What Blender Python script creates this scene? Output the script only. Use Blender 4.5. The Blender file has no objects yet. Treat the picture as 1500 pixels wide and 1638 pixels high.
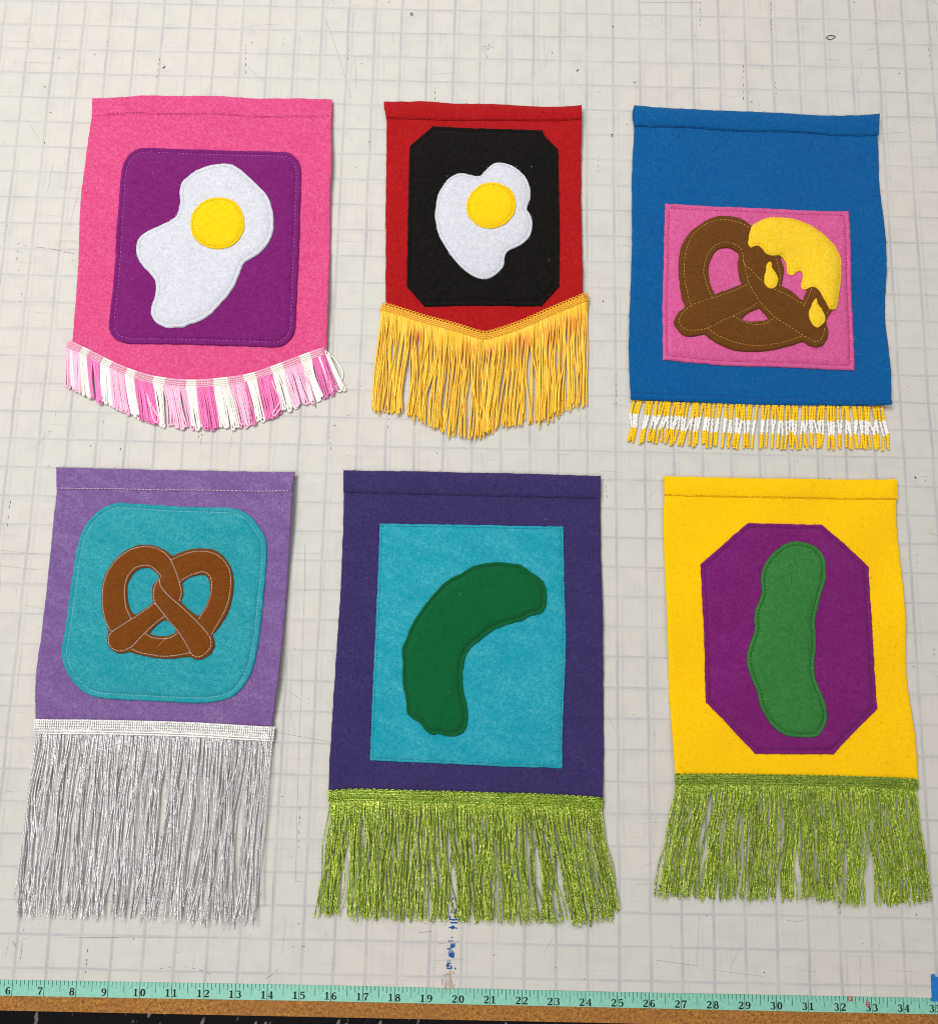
import bpy, math, random
import numpy as np
from mathutils import Matrix, Vector
from mathutils.geometry import delaunay_2d_cdt
from mathutils.bvhtree import BVHTree

random.seed(11)
RNG = np.random.RandomState(7)
S = 0.0254                      # every length below is in inches; S turns it into metres
scene = bpy.context.scene
COL = scene.collection

# ---------------------------------------------------------------- camera, world, lamps, exposure
CAM = {'pos': [4.9012, -22.8543, 25.1233], 'right': [0.999758, 0.021452, 0.004901], 'down': [0.021932, -0.989502, -0.142845], 'fwd': [0.001785, 0.142918, -0.989733], 'f': 1184.2245877773057}
cd = bpy.data.cameras.new('camera')
cam = bpy.data.objects.new('camera', cd)
COL.objects.link(cam)
r_, d_, f_ = (Vector(CAM[k]) for k in ('right', 'down', 'fwd'))
m3 = Matrix((r_, -d_, -f_)).transposed()
cam.matrix_world = Matrix.Translation(Vector(CAM['pos']) * S) @ m3.to_4x4()
cd.sensor_fit = 'VERTICAL'
cd.sensor_height = 24.0
cd.lens = CAM['f'] / 1638.0 * 24.0
cd.clip_start = 0.01
cd.clip_end = 100
scene.camera = cam

world = bpy.data.worlds.new('World')
scene.world = world
world.use_nodes = True
bg = world.node_tree.nodes['Background']
bg.inputs['Color'].default_value = (1.0, 0.99, 0.985, 1)
bg.inputs['Strength'].default_value = 0.30


def area_lamp(name, loc, target, size, power, color):
    l = bpy.data.lights.new(name, 'AREA')
    l.shape = 'RECTANGLE'
    l.size, l.size_y = size[0] * S, size[1] * S
    l.energy = power
    l.color = color
    o = bpy.data.objects.new(name, l)
    o.location = Vector(loc) * S
    d = (Vector(target) - Vector(loc))
    o.rotation_euler = d.to_track_quat('-Z', 'Y').to_euler()
    COL.objects.link(o)
    return o


area_lamp('ceiling_lamp', (-20, 8, 58), (2, -14, 0), (44, 10), 23.5, (1.0, 0.98, 0.955))
area_lamp('ceiling_lamp', (30, 22, 78), (6, -17, 0), (50, 12), 9, (1.0, 0.98, 0.955))
area_lamp('ceiling_lamp', (-22, -52, 70), (6, -24, 0), (50, 12), 12.5, (1.0, 0.98, 0.955))
scene.view_settings.view_transform = 'Standard'
scene.view_settings.look = 'None'
scene.view_settings.exposure = 0.0
scene.view_settings.gamma = 1.0
scene.cycles.pixel_filter_type = 'BLACKMAN_HARRIS'
scene.cycles.filter_width = 1.0

# ---------------------------------------------------------------- traced outlines, inches on the table top
Q = {
 'a_body_top': [[-9.312,-4.085],[-8.311,-4.025],[-7.131,-3.926],[-5.625,-3.914],[-3.562,-3.94],[-1.737,-3.938],[-0.445,-3.931]],
 'a_body_right': [[-0.445,-3.931],[-0.391,-5.547],[-0.327,-6.399],[-0.329,-7.665],[-0.264,-9.325],[-0.208,-10.956],[-0.192,-12.561],[-0.174,-13.549]],
 'a_body_left': [[-9.148,-13.522],[-9.162,-12.374],[-9.205,-10.522],[-9.308,-9.049],[-9.366,-7.886],[-9.346,-6.875],[-9.319,-5.512],[-9.298,-4.736],[-9.312,-4.085]],
 'a_hem': [[-9.269,-4.796],[-7.465,-4.664],[-5.57,-4.66],[-3.514,-4.677],[-0.426,-4.652]],
 'a_fr': [[-9.25,-13.473],[-9.071,-13.532],[-8.325,-13.868],[-7.541,-14.241],[-6.612,-14.593],[-5.852,-14.746],[-4.802,-14.8],[-3.983,-14.75],[-3.022,-14.588],[-2.142,-14.272],[-1.409,-13.981],[-0.341,-13.564],[-0.214,-13.538]],
 'a_end': [[-9.193,-15.188],[-8.82,-15.334],[-8.117,-15.665],[-7.502,-15.882],[-6.348,-16.316],[-5.663,-16.529],[-4.694,-16.583],[-3.138,-16.548],[-2.337,-16.301],[-1.684,-16.018],[-0.443,-15.528],[0.397,-15.122]],
 'a_stray': [[-0.278,-13.574],[0.053,-13.86],[0.314,-14.183],[0.415,-14.473],[0.306,-14.766],[0.14,-14.951],[0.086,-15.133]],
 'a_stray2': [[-2.032,-14.757],[-1.93,-15.008],[-1.754,-15.329],[-1.709,-15.508],[-1.833,-15.762],[-1.931,-15.98],[-1.869,-16.032],[-1.692,-15.795],[-1.656,-15.687],[-1.685,-15.436],[-1.795,-15.222]],
 'a_stray3': [[-6.433,-15.037],[-6.315,-15.449],[-6.101,-15.823],[-5.89,-16.161],[-5.876,-16.332],[-5.958,-16.35],[-6.073,-16.165],[-6.164,-15.859],[-6.309,-15.518]],
 'a_seg': [-0.0017,0.0608,0.09,0.1483,0.1858,0.2525,0.2875,0.3567,0.3983,0.4733,0.5108,0.5733,0.6275,0.6817,0.725,0.7858,0.8317,0.8983,0.94,0.9942,1.0067],
 'b_body_top': [[1.471,-4.011],[2.316,-3.99],[2.89,-3.948],[3.959,-3.976],[5.603,-3.97],[7.248,-4.019],[8.761,-4.026]],
 'b_body_right': [[8.761,-4.026],[8.769,-4.95],[8.769,-6.719],[8.777,-8.456],[8.808,-10.16],[8.808,-11.377]],
 'b_body_left': [[1.831,-11.875],[1.741,-9.482],[1.677,-7.765],[1.636,-6.015],[1.594,-4.682],[1.569,-4.459],[1.487,-4.218],[1.471,-4.011]],
 'b_hem': [[1.586,-4.682],[3.976,-4.64],[6.433,-4.606],[8.769,-4.592]],
 'b_fr': [[1.699,-11.85],[2.43,-12.039],[3.382,-12.323],[4.568,-12.649],[5.12,-12.8],[5.394,-12.835],[5.745,-12.744],[6.526,-12.455],[7.7,-11.899],[8.961,-11.345]],
 'b_end': [[1.452,-15.691],[2.476,-15.787],[3.022,-15.973],[3.647,-16.237],[4.658,-16.625],[5.042,-16.616],[6.19,-16.179],[7.191,-16.037],[7.731,-15.826],[8.348,-15.493],[9.03,-15.318]],
 'c_body_top': [[10.719,-3.943],[12.019,-3.992],[13.253,-4.015],[15.721,-4.061],[18.187,-4.144],[19.736,-4.123]],
 'c_body_right': [[19.736,-4.123],[19.682,-4.931],[19.696,-5.819],[19.661,-7.137],[19.713,-9.292],[19.612,-11.817],[19.585,-13.869],[19.524,-15.16]],
 'c_body_bot': [[19.524,-15.16],[17.645,-15.187],[15.317,-15.216],[12.992,-15.189],[10.496,-15.15]],
 'c_body_left': [[10.496,-15.15],[10.46,-14.08],[10.455,-12.858],[10.574,-10.359],[10.623,-7.793],[10.665,-6.042],[10.743,-4.796],[10.681,-4.439],[10.676,-4.125],[10.719,-3.943]],
 'c_hem': [[10.727,-4.752],[13.235,-4.779],[15.693,-4.834],[18.15,-4.898],[19.682,-4.931]],
 'c_hem2': [[10.498,-14.902],[12.998,-14.925],[15.326,-14.967],[16.493,-14.917],[17.265,-15.019],[19.532,-15.023]],
 'c_end': [[10.257,-16.672],[12.196,-16.707],[14.657,-16.77],[16.814,-16.721],[19.469,-16.755]],
 'd_body_top': [[-9.219,-18.02],[-6.009,-18.029],[-1.044,-18.019]],
 'd_body_right': [[-1.044,-18.019],[-1.053,-18.748],[-1.066,-19.949],[-1.108,-22.69],[-1.181,-24.786],[-1.324,-26.419]],
 'd_body_left': [[-9.066,-26.414],[-9.2,-24.861],[-9.166,-23.152],[-9.152,-20.918],[-9.136,-19.629],[-9.128,-18.625],[-9.219,-18.02]],
 'd_hem': [[-9.124,-18.767],[-4.958,-18.734],[-1.066,-18.708]],
 'd_fr': [[-9.069,-26.41],[-7.201,-26.399],[-4.355,-26.404],[-1.236,-26.496]],
 'd_end': [[-9.198,-32.38],[-7.591,-32.392],[-5.849,-32.375],[-3.917,-32.423],[-2.624,-32.526],[-1.418,-32.443]],
 'e_body_top': [[0.619,-17.912],[4.463,-17.886],[9.425,-17.916]],
 'e_body_right': [[9.425,-17.916],[9.435,-20.39],[9.476,-22.319],[9.495,-24.673],[9.503,-26.964],[9.469,-28.444]],
 'e_body_left': [[0.609,-28.473],[0.594,-27.598],[0.619,-25.782],[0.655,-23.927],[0.691,-22.031],[0.689,-20.093],[0.651,-18.612],[0.619,-17.912]],
 'e_hem': [[0.653,-18.662],[4.482,-18.676],[9.422,-18.695]],
 'e_fr': [[0.595,-28.458],[1.472,-28.396],[4.716,-28.401],[7.497,-28.415],[9.482,-28.481]],
 'e_end': [[0.462,-32.159],[2.084,-32.281],[4.808,-32.261],[7.533,-32.259],[9.351,-32.223],[10.035,-31.886]],
 'f_body_top': [[11.616,-17.866],[14.746,-17.873],[19.569,-17.813]],
 'f_body_right': [[19.569,-17.813],[19.529,-19.107],[19.564,-20.52],[19.561,-22.828],[19.603,-25.075],[19.655,-26.395],[19.68,-27.678]],
 'f_body_left': [[11.816,-27.727],[11.747,-26.559],[11.657,-23.902],[11.61,-21.16],[11.575,-19.283],[11.625,-18.519],[11.616,-17.866]],
 'f_hem': [[11.605,-18.529],[14.724,-18.527],[19.556,-18.505]],
 'f_fr': [[11.79,-27.696],[14.405,-27.668],[17.092,-27.656],[19.689,-27.689]],
 'f_end': [[11.163,-31.416],[13.426,-31.47],[16.062,-31.418],[17.813,-31.532],[19.912,-31.392]],
 'a_panel': [[-7.203,-6.058],[-7.582,-6.2],[-7.846,-6.524],[-7.95,-6.896],[-7.966,-7.474],[-7.937,-8.514],[-7.908,-9.646],[-7.885,-10.865],[-7.875,-11.869],[-7.883,-12.664],[-7.838,-13.058],[-7.648,-13.349],[-7.33,-13.489],[-6.997,-13.545],[-5.967,-13.521],[-4.936,-13.507],[-3.715,-13.527],[-2.541,-13.534],[-1.931,-13.535],[-1.656,-13.43],[-1.413,-13.154],[-1.314,-12.807],[-1.326,-12.162],[-1.339,-11.313],[-1.351,-10.405],[-1.368,-9.386],[-1.395,-8.252],[-1.407,-7.313],[-1.44,-6.788],[-1.567,-6.422],[-1.876,-6.138],[-2.122,-6.091],[-3.246,-6.082],[-4.712,-6.076],[-6.177,-6.069]],
 'a_egg': [[-4.14,-6.657],[-4.502,-6.692],[-4.883,-6.796],[-5.21,-6.973],[-5.483,-7.215],[-5.68,-7.482],[-5.727,-7.822],[-5.689,-8.184],[-5.719,-8.547],[-5.797,-8.781],[-5.976,-8.94],[-6.252,-9.085],[-6.621,-9.264],[-6.939,-9.476],[-7.108,-9.736],[-7.118,-10.067],[-7.028,-10.394],[-6.838,-10.668],[-6.578,-10.939],[-6.368,-11.185],[-6.289,-11.459],[-6.308,-11.809],[-6.383,-12.159],[-6.391,-12.457],[-6.268,-12.701],[-6.043,-12.868],[-5.801,-12.951],[-5.473,-12.939],[-5.24,-12.923],[-5.036,-12.83],[-4.783,-12.755],[-4.511,-12.61],[-4.243,-12.406],[-4.027,-12.128],[-3.767,-11.798],[-3.556,-11.419],[-3.396,-10.963],[-3.3,-10.608],[-3.191,-10.454],[-2.825,-10.217],[-2.533,-9.931],[-2.339,-9.57],[-2.27,-9.133],[-2.319,-8.62],[-2.417,-8.26],[-2.532,-7.952],[-2.792,-7.646],[-3.102,-7.34],[-3.41,-7.06],[-3.742,-6.805],[-3.944,-6.694]],
 'a_yolk': [[-4.193,-8.07],[-4.575,-8.116],[-4.92,-8.331],[-5.149,-8.672],[-5.21,-9.084],[-5.122,-9.491],[-4.861,-9.79],[-4.539,-9.96],[-4.107,-10.01],[-3.733,-9.915],[-3.462,-9.68],[-3.317,-9.345],[-3.31,-8.935],[-3.415,-8.578],[-3.627,-8.273],[-3.902,-8.115]],
 'b_panel': [[3.305,-4.925],[3.305,-4.925],[5.29,-4.968],[7.317,-5.0],[7.317,-5.0],[7.467,-5.272],[7.92,-5.742],[7.92,-5.742],[7.961,-7.351],[7.989,-9.131],[7.988,-11.052],[7.988,-11.052],[7.692,-11.404],[7.368,-11.807],[7.368,-11.807],[5.414,-11.815],[3.218,-11.905],[3.218,-11.905],[2.881,-11.518],[2.564,-11.181],[2.564,-11.181],[2.541,-10.14],[2.512,-8.378],[2.496,-7.035],[2.49,-5.831],[2.52,-5.716],[2.814,-5.434]],
 'b_egg': [[5.733,-6.406],[5.566,-6.446],[5.401,-6.573],[5.237,-6.757],[5.115,-6.896],[4.97,-6.944],[4.781,-6.904],[4.572,-6.855],[4.363,-6.847],[4.156,-6.919],[3.931,-7.082],[3.751,-7.357],[3.612,-7.606],[3.537,-7.899],[3.506,-8.256],[3.492,-8.522],[3.542,-8.831],[3.634,-9.181],[3.766,-9.486],[3.938,-9.788],[4.151,-10.089],[4.404,-10.387],[4.696,-10.64],[5.027,-10.827],[5.354,-10.876],[5.638,-10.756],[5.86,-10.548],[5.991,-10.327],[6.017,-10.109],[6.075,-9.89],[6.237,-9.755],[6.483,-9.639],[6.727,-9.458],[6.91,-9.212],[6.99,-8.924],[6.966,-8.571],[6.881,-8.351],[6.788,-8.198],[6.816,-8.042],[6.896,-7.817],[6.914,-7.503],[6.849,-7.191],[6.679,-6.88],[6.405,-6.638],[6.068,-6.456]],
 'b_yolk': [[5.411,-7.255],[5.081,-7.361],[4.816,-7.614],[4.657,-7.93],[4.623,-8.264],[4.713,-8.571],[4.903,-8.81],[5.195,-8.992],[5.566,-9.014],[5.893,-8.918],[6.158,-8.713],[6.34,-8.421],[6.385,-8.088],[6.331,-7.755],[6.162,-7.491],[5.911,-7.341],[5.661,-7.266]],
 'c_panel': [[11.818,-7.773],[11.818,-7.773],[14.909,-7.896],[18.472,-7.934],[18.472,-7.934],[18.437,-9.533],[18.387,-12.056],[18.374,-13.913],[18.374,-13.913],[16.497,-13.883],[13.775,-13.829],[12.368,-13.749],[11.642,-13.683],[11.642,-13.683],[11.681,-11.214],[11.757,-9.438]],
 'c_pretzel': [[14.101,-8.292],[13.715,-8.292],[13.374,-8.403],[12.983,-8.645],[12.639,-8.962],[12.39,-9.352],[12.276,-9.814],[12.227,-10.373],[12.255,-10.927],[12.326,-11.427],[12.424,-11.764],[12.222,-11.928],[12.065,-12.18],[12.048,-12.379],[12.162,-12.574],[12.37,-12.806],[12.675,-12.833],[12.936,-12.778],[13.101,-12.739],[13.309,-12.917],[13.68,-13.129],[14.098,-13.291],[14.426,-13.347],[14.801,-13.348],[15.178,-13.329],[15.651,-13.24],[16.127,-13.096],[16.556,-12.964],[16.739,-13.082],[17.019,-13.139],[17.259,-13.046],[17.412,-12.796],[17.434,-12.524],[17.367,-12.254],[17.448,-12.029],[17.613,-11.751],[17.744,-11.299],[17.874,-10.592],[17.875,-10.086],[17.756,-9.581],[17.398,-9.027],[16.841,-8.577],[16.221,-8.386],[15.64,-8.451],[15.2,-8.617],[14.861,-8.651],[14.627,-8.45],[14.389,-8.337]],
 'c_hole1': [[13.874,-9.495],[13.632,-9.578],[13.434,-9.837],[13.306,-10.195],[13.284,-10.5],[13.336,-10.901],[13.469,-11.275],[13.469,-11.275],[13.925,-11.088],[14.466,-10.849],[14.466,-10.849],[14.372,-10.474],[14.351,-10.069],[14.385,-9.738],[14.16,-9.565]],
 'c_hole2': [[15.876,-9.829],[15.958,-10.183],[15.945,-10.537],[15.859,-10.892],[15.859,-10.892],[16.208,-11.11],[16.575,-11.426],[16.678,-11.224],[16.782,-11.021],[16.934,-10.816],[17.095,-10.409],[16.972,-9.956],[16.65,-9.658],[16.268,-9.616],[15.978,-9.674]],
 'c_hole3': [[15.068,-11.736],[15.068,-11.736],[14.756,-11.868],[14.465,-12.099],[14.424,-12.174],[14.649,-12.258],[14.933,-12.237],[15.218,-12.195],[15.372,-12.127],[15.372,-12.127],[15.228,-11.907]],
 'c_cheese': [[15.871,-8.278],[15.506,-8.304],[15.17,-8.444],[14.899,-8.645],[14.774,-8.912],[14.71,-9.16],[14.692,-9.406],[14.787,-9.544],[14.904,-9.488],[15.069,-9.467],[15.196,-9.586],[15.322,-9.741],[15.517,-9.806],[15.813,-9.781],[16.006,-9.899],[16.072,-10.036],[16.085,-10.21],[16.085,-10.383],[16.179,-10.485],[16.326,-10.482],[16.413,-10.376],[16.529,-10.321],[16.626,-10.37],[16.635,-10.543],[16.577,-10.752],[16.558,-10.96],[16.678,-11.053],[16.845,-10.97],[16.992,-10.967],[17.132,-11.118],[17.251,-11.356],[17.401,-11.626],[17.476,-11.761],[17.67,-11.774],[17.794,-11.583],[17.876,-11.238],[17.963,-10.788],[18.034,-10.163],[18.035,-9.885],[17.959,-9.572],[17.808,-9.296],[17.559,-8.986],[17.242,-8.711],[16.856,-8.473],[16.399,-8.325]],
 'c_drop1': [[15.426,-10.045],[15.341,-10.123],[15.3,-10.367],[15.243,-10.577],[15.252,-10.784],[15.312,-10.955],[15.488,-11.037],[15.655,-10.947],[15.726,-10.772],[15.7,-10.6],[15.593,-10.395],[15.502,-10.224],[15.49,-10.085]],
 'c_drop2': [[16.995,-11.396],[16.901,-11.535],[16.811,-11.726],[16.738,-11.915],[16.757,-12.085],[16.834,-12.321],[16.942,-12.437],[17.037,-12.479],[17.17,-12.398],[17.291,-12.242],[17.299,-12.072],[17.242,-11.903],[17.12,-11.735],[17.046,-11.566]],
 'c_st': [[[12.629,-11.694],[12.518,-11.322],[12.433,-10.822],[12.411,-10.268],[12.489,-9.707],[12.683,-9.14],[13.028,-8.747],[13.419,-8.531],[13.855,-8.453],[14.287,-8.526],[14.62,-8.657],[14.808,-8.807]],[[13.384,-11.442],[13.214,-11.005],[13.098,-10.504],[13.15,-10.098],[13.283,-9.739],[13.54,-9.427],[13.88,-9.306],[14.213,-9.385],[14.448,-9.558],[14.535,-9.861],[14.565,-10.115],[14.805,-10.362],[15.082,-10.659],[15.267,-10.815]],[[14.531,-9.963],[14.563,-10.165],[14.633,-10.518],[14.695,-10.819],[14.874,-11.166],[15.077,-11.487],[15.327,-11.805],[15.6,-12.097],[15.968,-12.361],[16.381,-12.648],[16.703,-12.837],[16.98,-12.964],[17.199,-12.801],[17.282,-12.552],[17.279,-12.404]],[[12.619,-11.72],[12.868,-11.614],[13.394,-11.427],[14.018,-11.187],[14.67,-10.87]],[[12.619,-11.72],[12.339,-11.975],[12.216,-12.226],[12.282,-12.472],[12.515,-12.615],[12.845,-12.607],[13.153,-12.541],[13.56,-12.343],[14.087,-12.073],[14.664,-11.771],[15.077,-11.487]],[[13.2,-12.549],[13.501,-12.764],[13.966,-12.975],[14.433,-13.111],[14.902,-13.15],[15.421,-13.098],[15.944,-12.968],[16.541,-12.757]],[[14.087,-12.083],[14.459,-12.272],[14.881,-12.372],[15.261,-12.303],[15.576,-12.097]],[[15.639,-9.784],[15.745,-10.137],[15.811,-10.54],[15.774,-10.994]],[[15.592,-11.049],[16.012,-11.24],[16.429,-11.505],[16.727,-11.747]],[[16.902,-10.993],[16.769,-11.322],[16.604,-11.625]],[[17.485,-11.754],[17.331,-12.007]]],
 'd_pretzel': [[-5.896,-20.613],[-6.214,-20.669],[-6.524,-20.822],[-6.764,-21.021],[-6.968,-21.268],[-7.118,-21.561],[-7.201,-21.883],[-7.22,-22.203],[-7.185,-22.584],[-7.105,-22.931],[-6.981,-23.244],[-6.857,-23.556],[-6.888,-23.745],[-6.855,-23.932],[-6.746,-24.085],[-6.561,-24.206],[-6.322,-24.226],[-6.137,-24.16],[-5.91,-24.224],[-5.588,-24.295],[-5.204,-24.349],[-4.76,-24.355],[-4.384,-24.316],[-4.118,-24.273],[-3.969,-24.354],[-3.81,-24.366],[-3.596,-24.268],[-3.417,-24.108],[-3.344,-23.888],[-3.398,-23.702],[-3.439,-23.577],[-3.309,-23.386],[-3.136,-23.13],[-2.996,-22.843],[-2.908,-22.492],[-2.867,-22.141],[-2.864,-21.853],[-2.926,-21.502],[-3.077,-21.183],[-3.322,-20.897],[-3.591,-20.741],[-3.917,-20.7],[-4.239,-20.723],[-4.587,-20.812],[-4.962,-20.982],[-4.962,-20.982],[-5.201,-20.809],[-5.503,-20.67],[-5.733,-20.619]],
 'd_hole1': [[-5.799,-21.387],[-6.021,-21.424],[-6.201,-21.573],[-6.326,-21.8],[-6.378,-22.057],[-6.353,-22.344],[-6.286,-22.628],[-6.153,-22.879],[-6.065,-22.978],[-6.065,-22.978],[-5.777,-22.792],[-5.465,-22.515],[-5.465,-22.515],[-5.522,-22.326],[-5.547,-22.103],[-5.498,-21.91],[-5.369,-21.731],[-5.376,-21.635],[-5.532,-21.494],[-5.635,-21.416]],
 'd_hole2': [[-3.854,-21.58],[-4.077,-21.607],[-4.327,-21.693],[-4.526,-21.825],[-4.569,-21.89],[-4.516,-22.081],[-4.495,-22.24],[-4.546,-22.4],[-4.57,-22.512],[-4.57,-22.512],[-4.315,-22.713],[-4.044,-22.913],[-3.931,-22.942],[-3.829,-22.797],[-3.718,-22.573],[-3.64,-22.317],[-3.631,-21.998],[-3.697,-21.743],[-3.771,-21.616]],
 'd_hole3': [[-5.034,-23.108],[-5.232,-23.222],[-5.408,-23.399],[-5.515,-23.574],[-5.515,-23.574],[-5.325,-23.633],[-5.071,-23.643],[-4.82,-23.591],[-4.669,-23.493],[-4.675,-23.415],[-4.849,-23.23]],
 'd_st': [[[-6.782,-23.507],[-6.952,-23.212],[-7.082,-22.836],[-7.149,-22.456],[-7.158,-22.01],[-7.067,-21.592],[-6.873,-21.249],[-6.578,-20.936],[-6.209,-20.734],[-5.857,-20.684],[-5.498,-20.734],[-5.193,-20.906],[-5.0,-21.112],[-4.831,-21.414],[-4.694,-21.733],[-4.592,-22.018],[-4.545,-22.209],[-4.594,-22.401],[-4.632,-22.529]],[[-5.0,-21.112],[-4.704,-20.976],[-4.327,-20.838],[-3.942,-20.798],[-3.583,-20.854],[-3.314,-21.01],[-3.068,-21.312],[-2.964,-21.663],[-2.95,-22.111],[-3.015,-22.558],[-3.179,-22.973],[-3.375,-23.356],[-3.472,-23.562]],[[-4.653,-21.844],[-4.394,-21.662],[-4.083,-21.527],[-3.861,-21.483],[-3.658,-21.614],[-3.569,-21.868],[-3.567,-22.22],[-3.654,-22.571],[-3.823,-22.892],[-3.951,-23.1]],[[-6.135,-23.084],[-6.323,-22.756],[-6.414,-22.377],[-6.438,-21.994],[-6.369,-21.673],[-6.183,-21.412],[-5.87,-21.308],[-5.642,-21.335],[-5.436,-21.492],[-5.279,-21.649],[-5.314,-21.81],[-5.232,-22.032],[-4.988,-22.282],[-4.646,-22.561],[-4.305,-22.839],[-3.963,-23.148],[-3.654,-23.456],[-3.496,-23.672],[-3.462,-23.922],[-3.605,-24.143],[-3.848,-24.289],[-4.042,-24.231],[-4.129,-24.123]],[[-5.317,-21.778],[-5.432,-21.941],[-5.468,-22.197],[-5.398,-22.546],[-5.205,-22.763],[-4.994,-23.012],[-4.68,-23.352],[-4.507,-23.537],[-4.293,-23.846],[-4.112,-24.139]],[[-5.398,-22.546],[-5.652,-22.757],[-6.073,-23.067],[-6.434,-23.311],[-6.733,-23.522],[-6.84,-23.744],[-6.773,-23.961],[-6.634,-24.099],[-6.425,-24.135],[-6.177,-24.073],[-5.998,-23.945],[-5.768,-23.658],[-5.535,-23.402],[-5.299,-23.176],[-5.029,-22.965]],[[-6.019,-24.07],[-5.788,-24.174],[-5.467,-24.23],[-5.019,-24.283],[-4.548,-24.241],[-4.112,-24.139]],[[-5.633,-23.561],[-5.45,-23.667],[-5.128,-23.723],[-4.814,-23.669],[-4.542,-23.491]]],
 'd_hair': [[-5.201,-23.99],[-5.086,-23.847],[-4.969,-23.719],[-4.872,-23.545],[-4.855,-23.356],[-4.899,-23.199]],
 'd_panel': [[-6.984,-19.211],[-7.323,-19.309],[-7.696,-19.568],[-7.985,-19.925],[-8.168,-20.328],[-8.248,-20.776],[-8.299,-21.27],[-8.325,-22.005],[-8.346,-22.782],[-8.382,-23.648],[-8.416,-24.174],[-8.283,-24.645],[-8.001,-25.064],[-7.629,-25.431],[-7.227,-25.634],[-6.549,-25.713],[-5.59,-25.739],[-4.39,-25.775],[-3.673,-25.769],[-3.056,-25.686],[-2.59,-25.49],[-2.278,-25.131],[-2.088,-24.703],[-1.976,-24.179],[-1.903,-23.414],[-1.865,-22.449],[-1.836,-21.473],[-1.837,-20.882],[-1.895,-20.339],[-2.141,-19.946],[-2.541,-19.504],[-3.05,-19.315],[-3.648,-19.288],[-4.642,-19.29],[-5.888,-19.237]],
 'e_panel': [[1.932,-19.708],[1.932,-19.708],[4.972,-19.694],[8.155,-19.687],[8.155,-19.687],[8.198,-21.512],[8.246,-23.564],[8.176,-25.817],[8.146,-27.587],[8.146,-27.587],[6.397,-27.565],[3.882,-27.51],[1.91,-27.473],[1.91,-27.473],[1.909,-25.701],[1.927,-23.19],[1.934,-21.388]],
 'e_pickle': [[6.092,-20.937],[5.78,-20.96],[5.468,-21.013],[5.157,-21.077],[4.951,-21.196],[4.695,-21.373],[4.438,-21.493],[4.132,-21.707],[3.931,-21.943],[3.78,-22.101],[3.606,-22.336],[3.383,-22.649],[3.212,-22.933],[3.067,-23.216],[2.973,-23.497],[2.879,-23.752],[2.824,-23.93],[2.872,-24.281],[2.875,-24.681],[2.899,-25.079],[2.968,-25.326],[3.036,-25.671],[3.081,-25.966],[3.263,-26.109],[3.495,-26.252],[3.704,-26.492],[3.909,-26.61],[4.11,-26.572],[4.313,-26.626],[4.591,-26.645],[4.865,-26.541],[5.012,-26.343],[5.054,-25.924],[4.996,-25.58],[4.897,-25.236],[4.852,-24.839],[4.868,-24.439],[4.937,-24.086],[5.11,-23.78],[5.413,-23.546],[5.717,-23.286],[6.074,-23.101],[6.432,-22.966],[6.74,-22.883],[7.048,-22.723],[7.409,-22.613],[7.552,-22.405],[7.601,-22.044],[7.547,-21.684],[7.348,-21.43],[7.034,-21.229],[6.719,-21.017],[6.406,-20.983]],
 'f_panel': [[14.431,-19.424],[14.431,-19.424],[16.965,-19.418],[16.965,-19.418],[18.478,-20.814],[18.478,-20.814],[18.467,-22.171],[18.472,-23.387],[18.5,-25.485],[18.5,-25.485],[16.997,-26.964],[16.997,-26.964],[14.45,-27.008],[14.45,-27.008],[12.872,-25.391],[12.872,-25.391],[12.872,-23.747],[12.833,-22.293],[12.792,-20.863],[12.792,-20.863]],
 'f_pickle': [[16.035,-20.024],[15.682,-20.107],[15.375,-20.314],[15.066,-20.62],[14.881,-20.921],[14.779,-21.27],[14.805,-21.663],[14.719,-22.009],[14.57,-22.354],[14.525,-22.647],[14.54,-22.938],[14.431,-23.278],[14.297,-23.618],[14.213,-23.956],[14.251,-24.289],[14.385,-24.667],[14.518,-25.043],[14.602,-25.419],[14.782,-25.79],[15.057,-26.159],[15.434,-26.384],[15.912,-26.434],[16.419,-26.4],[16.646,-26.172],[16.77,-25.889],[16.773,-25.514],[16.67,-25.14],[16.517,-24.764],[16.435,-24.434],[16.428,-24.052],[16.523,-23.571],[16.535,-23.089],[16.525,-22.653],[16.634,-22.212],[16.78,-21.719],[16.922,-21.322],[16.955,-20.827],[16.909,-20.529],[16.7,-20.21],[16.382,-20.067]],
 'tape_top': [[-9.441,-34.366],[-4.543,-34.335],[0.362,-34.322],[5.271,-34.337],[10.183,-34.352],[16.083,-34.338],[20.02,-34.326]],
 'tape_bot': [[-9.389,-34.827],[-4.504,-34.814],[0.386,-34.793],[5.281,-34.799],[10.179,-34.804],[16.062,-34.809],[19.986,-34.806]],
 'tape_tick': [[-9.024,-34.594],[-7.008,-34.591],[-4.032,-34.588],[-0.043,-34.566],[5.923,-34.56],[16.918,-34.549],[19.897,-34.564]],
 'board_edge': [[-9.353,-35.259],[-2.036,-35.245],[5.291,-35.285]],
 'mask': [[19.827,-33.697],[19.779,-34.407],[19.994,-34.421]],
 'redm': [[17.241,-34.398],[17.783,-34.55]],
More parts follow.
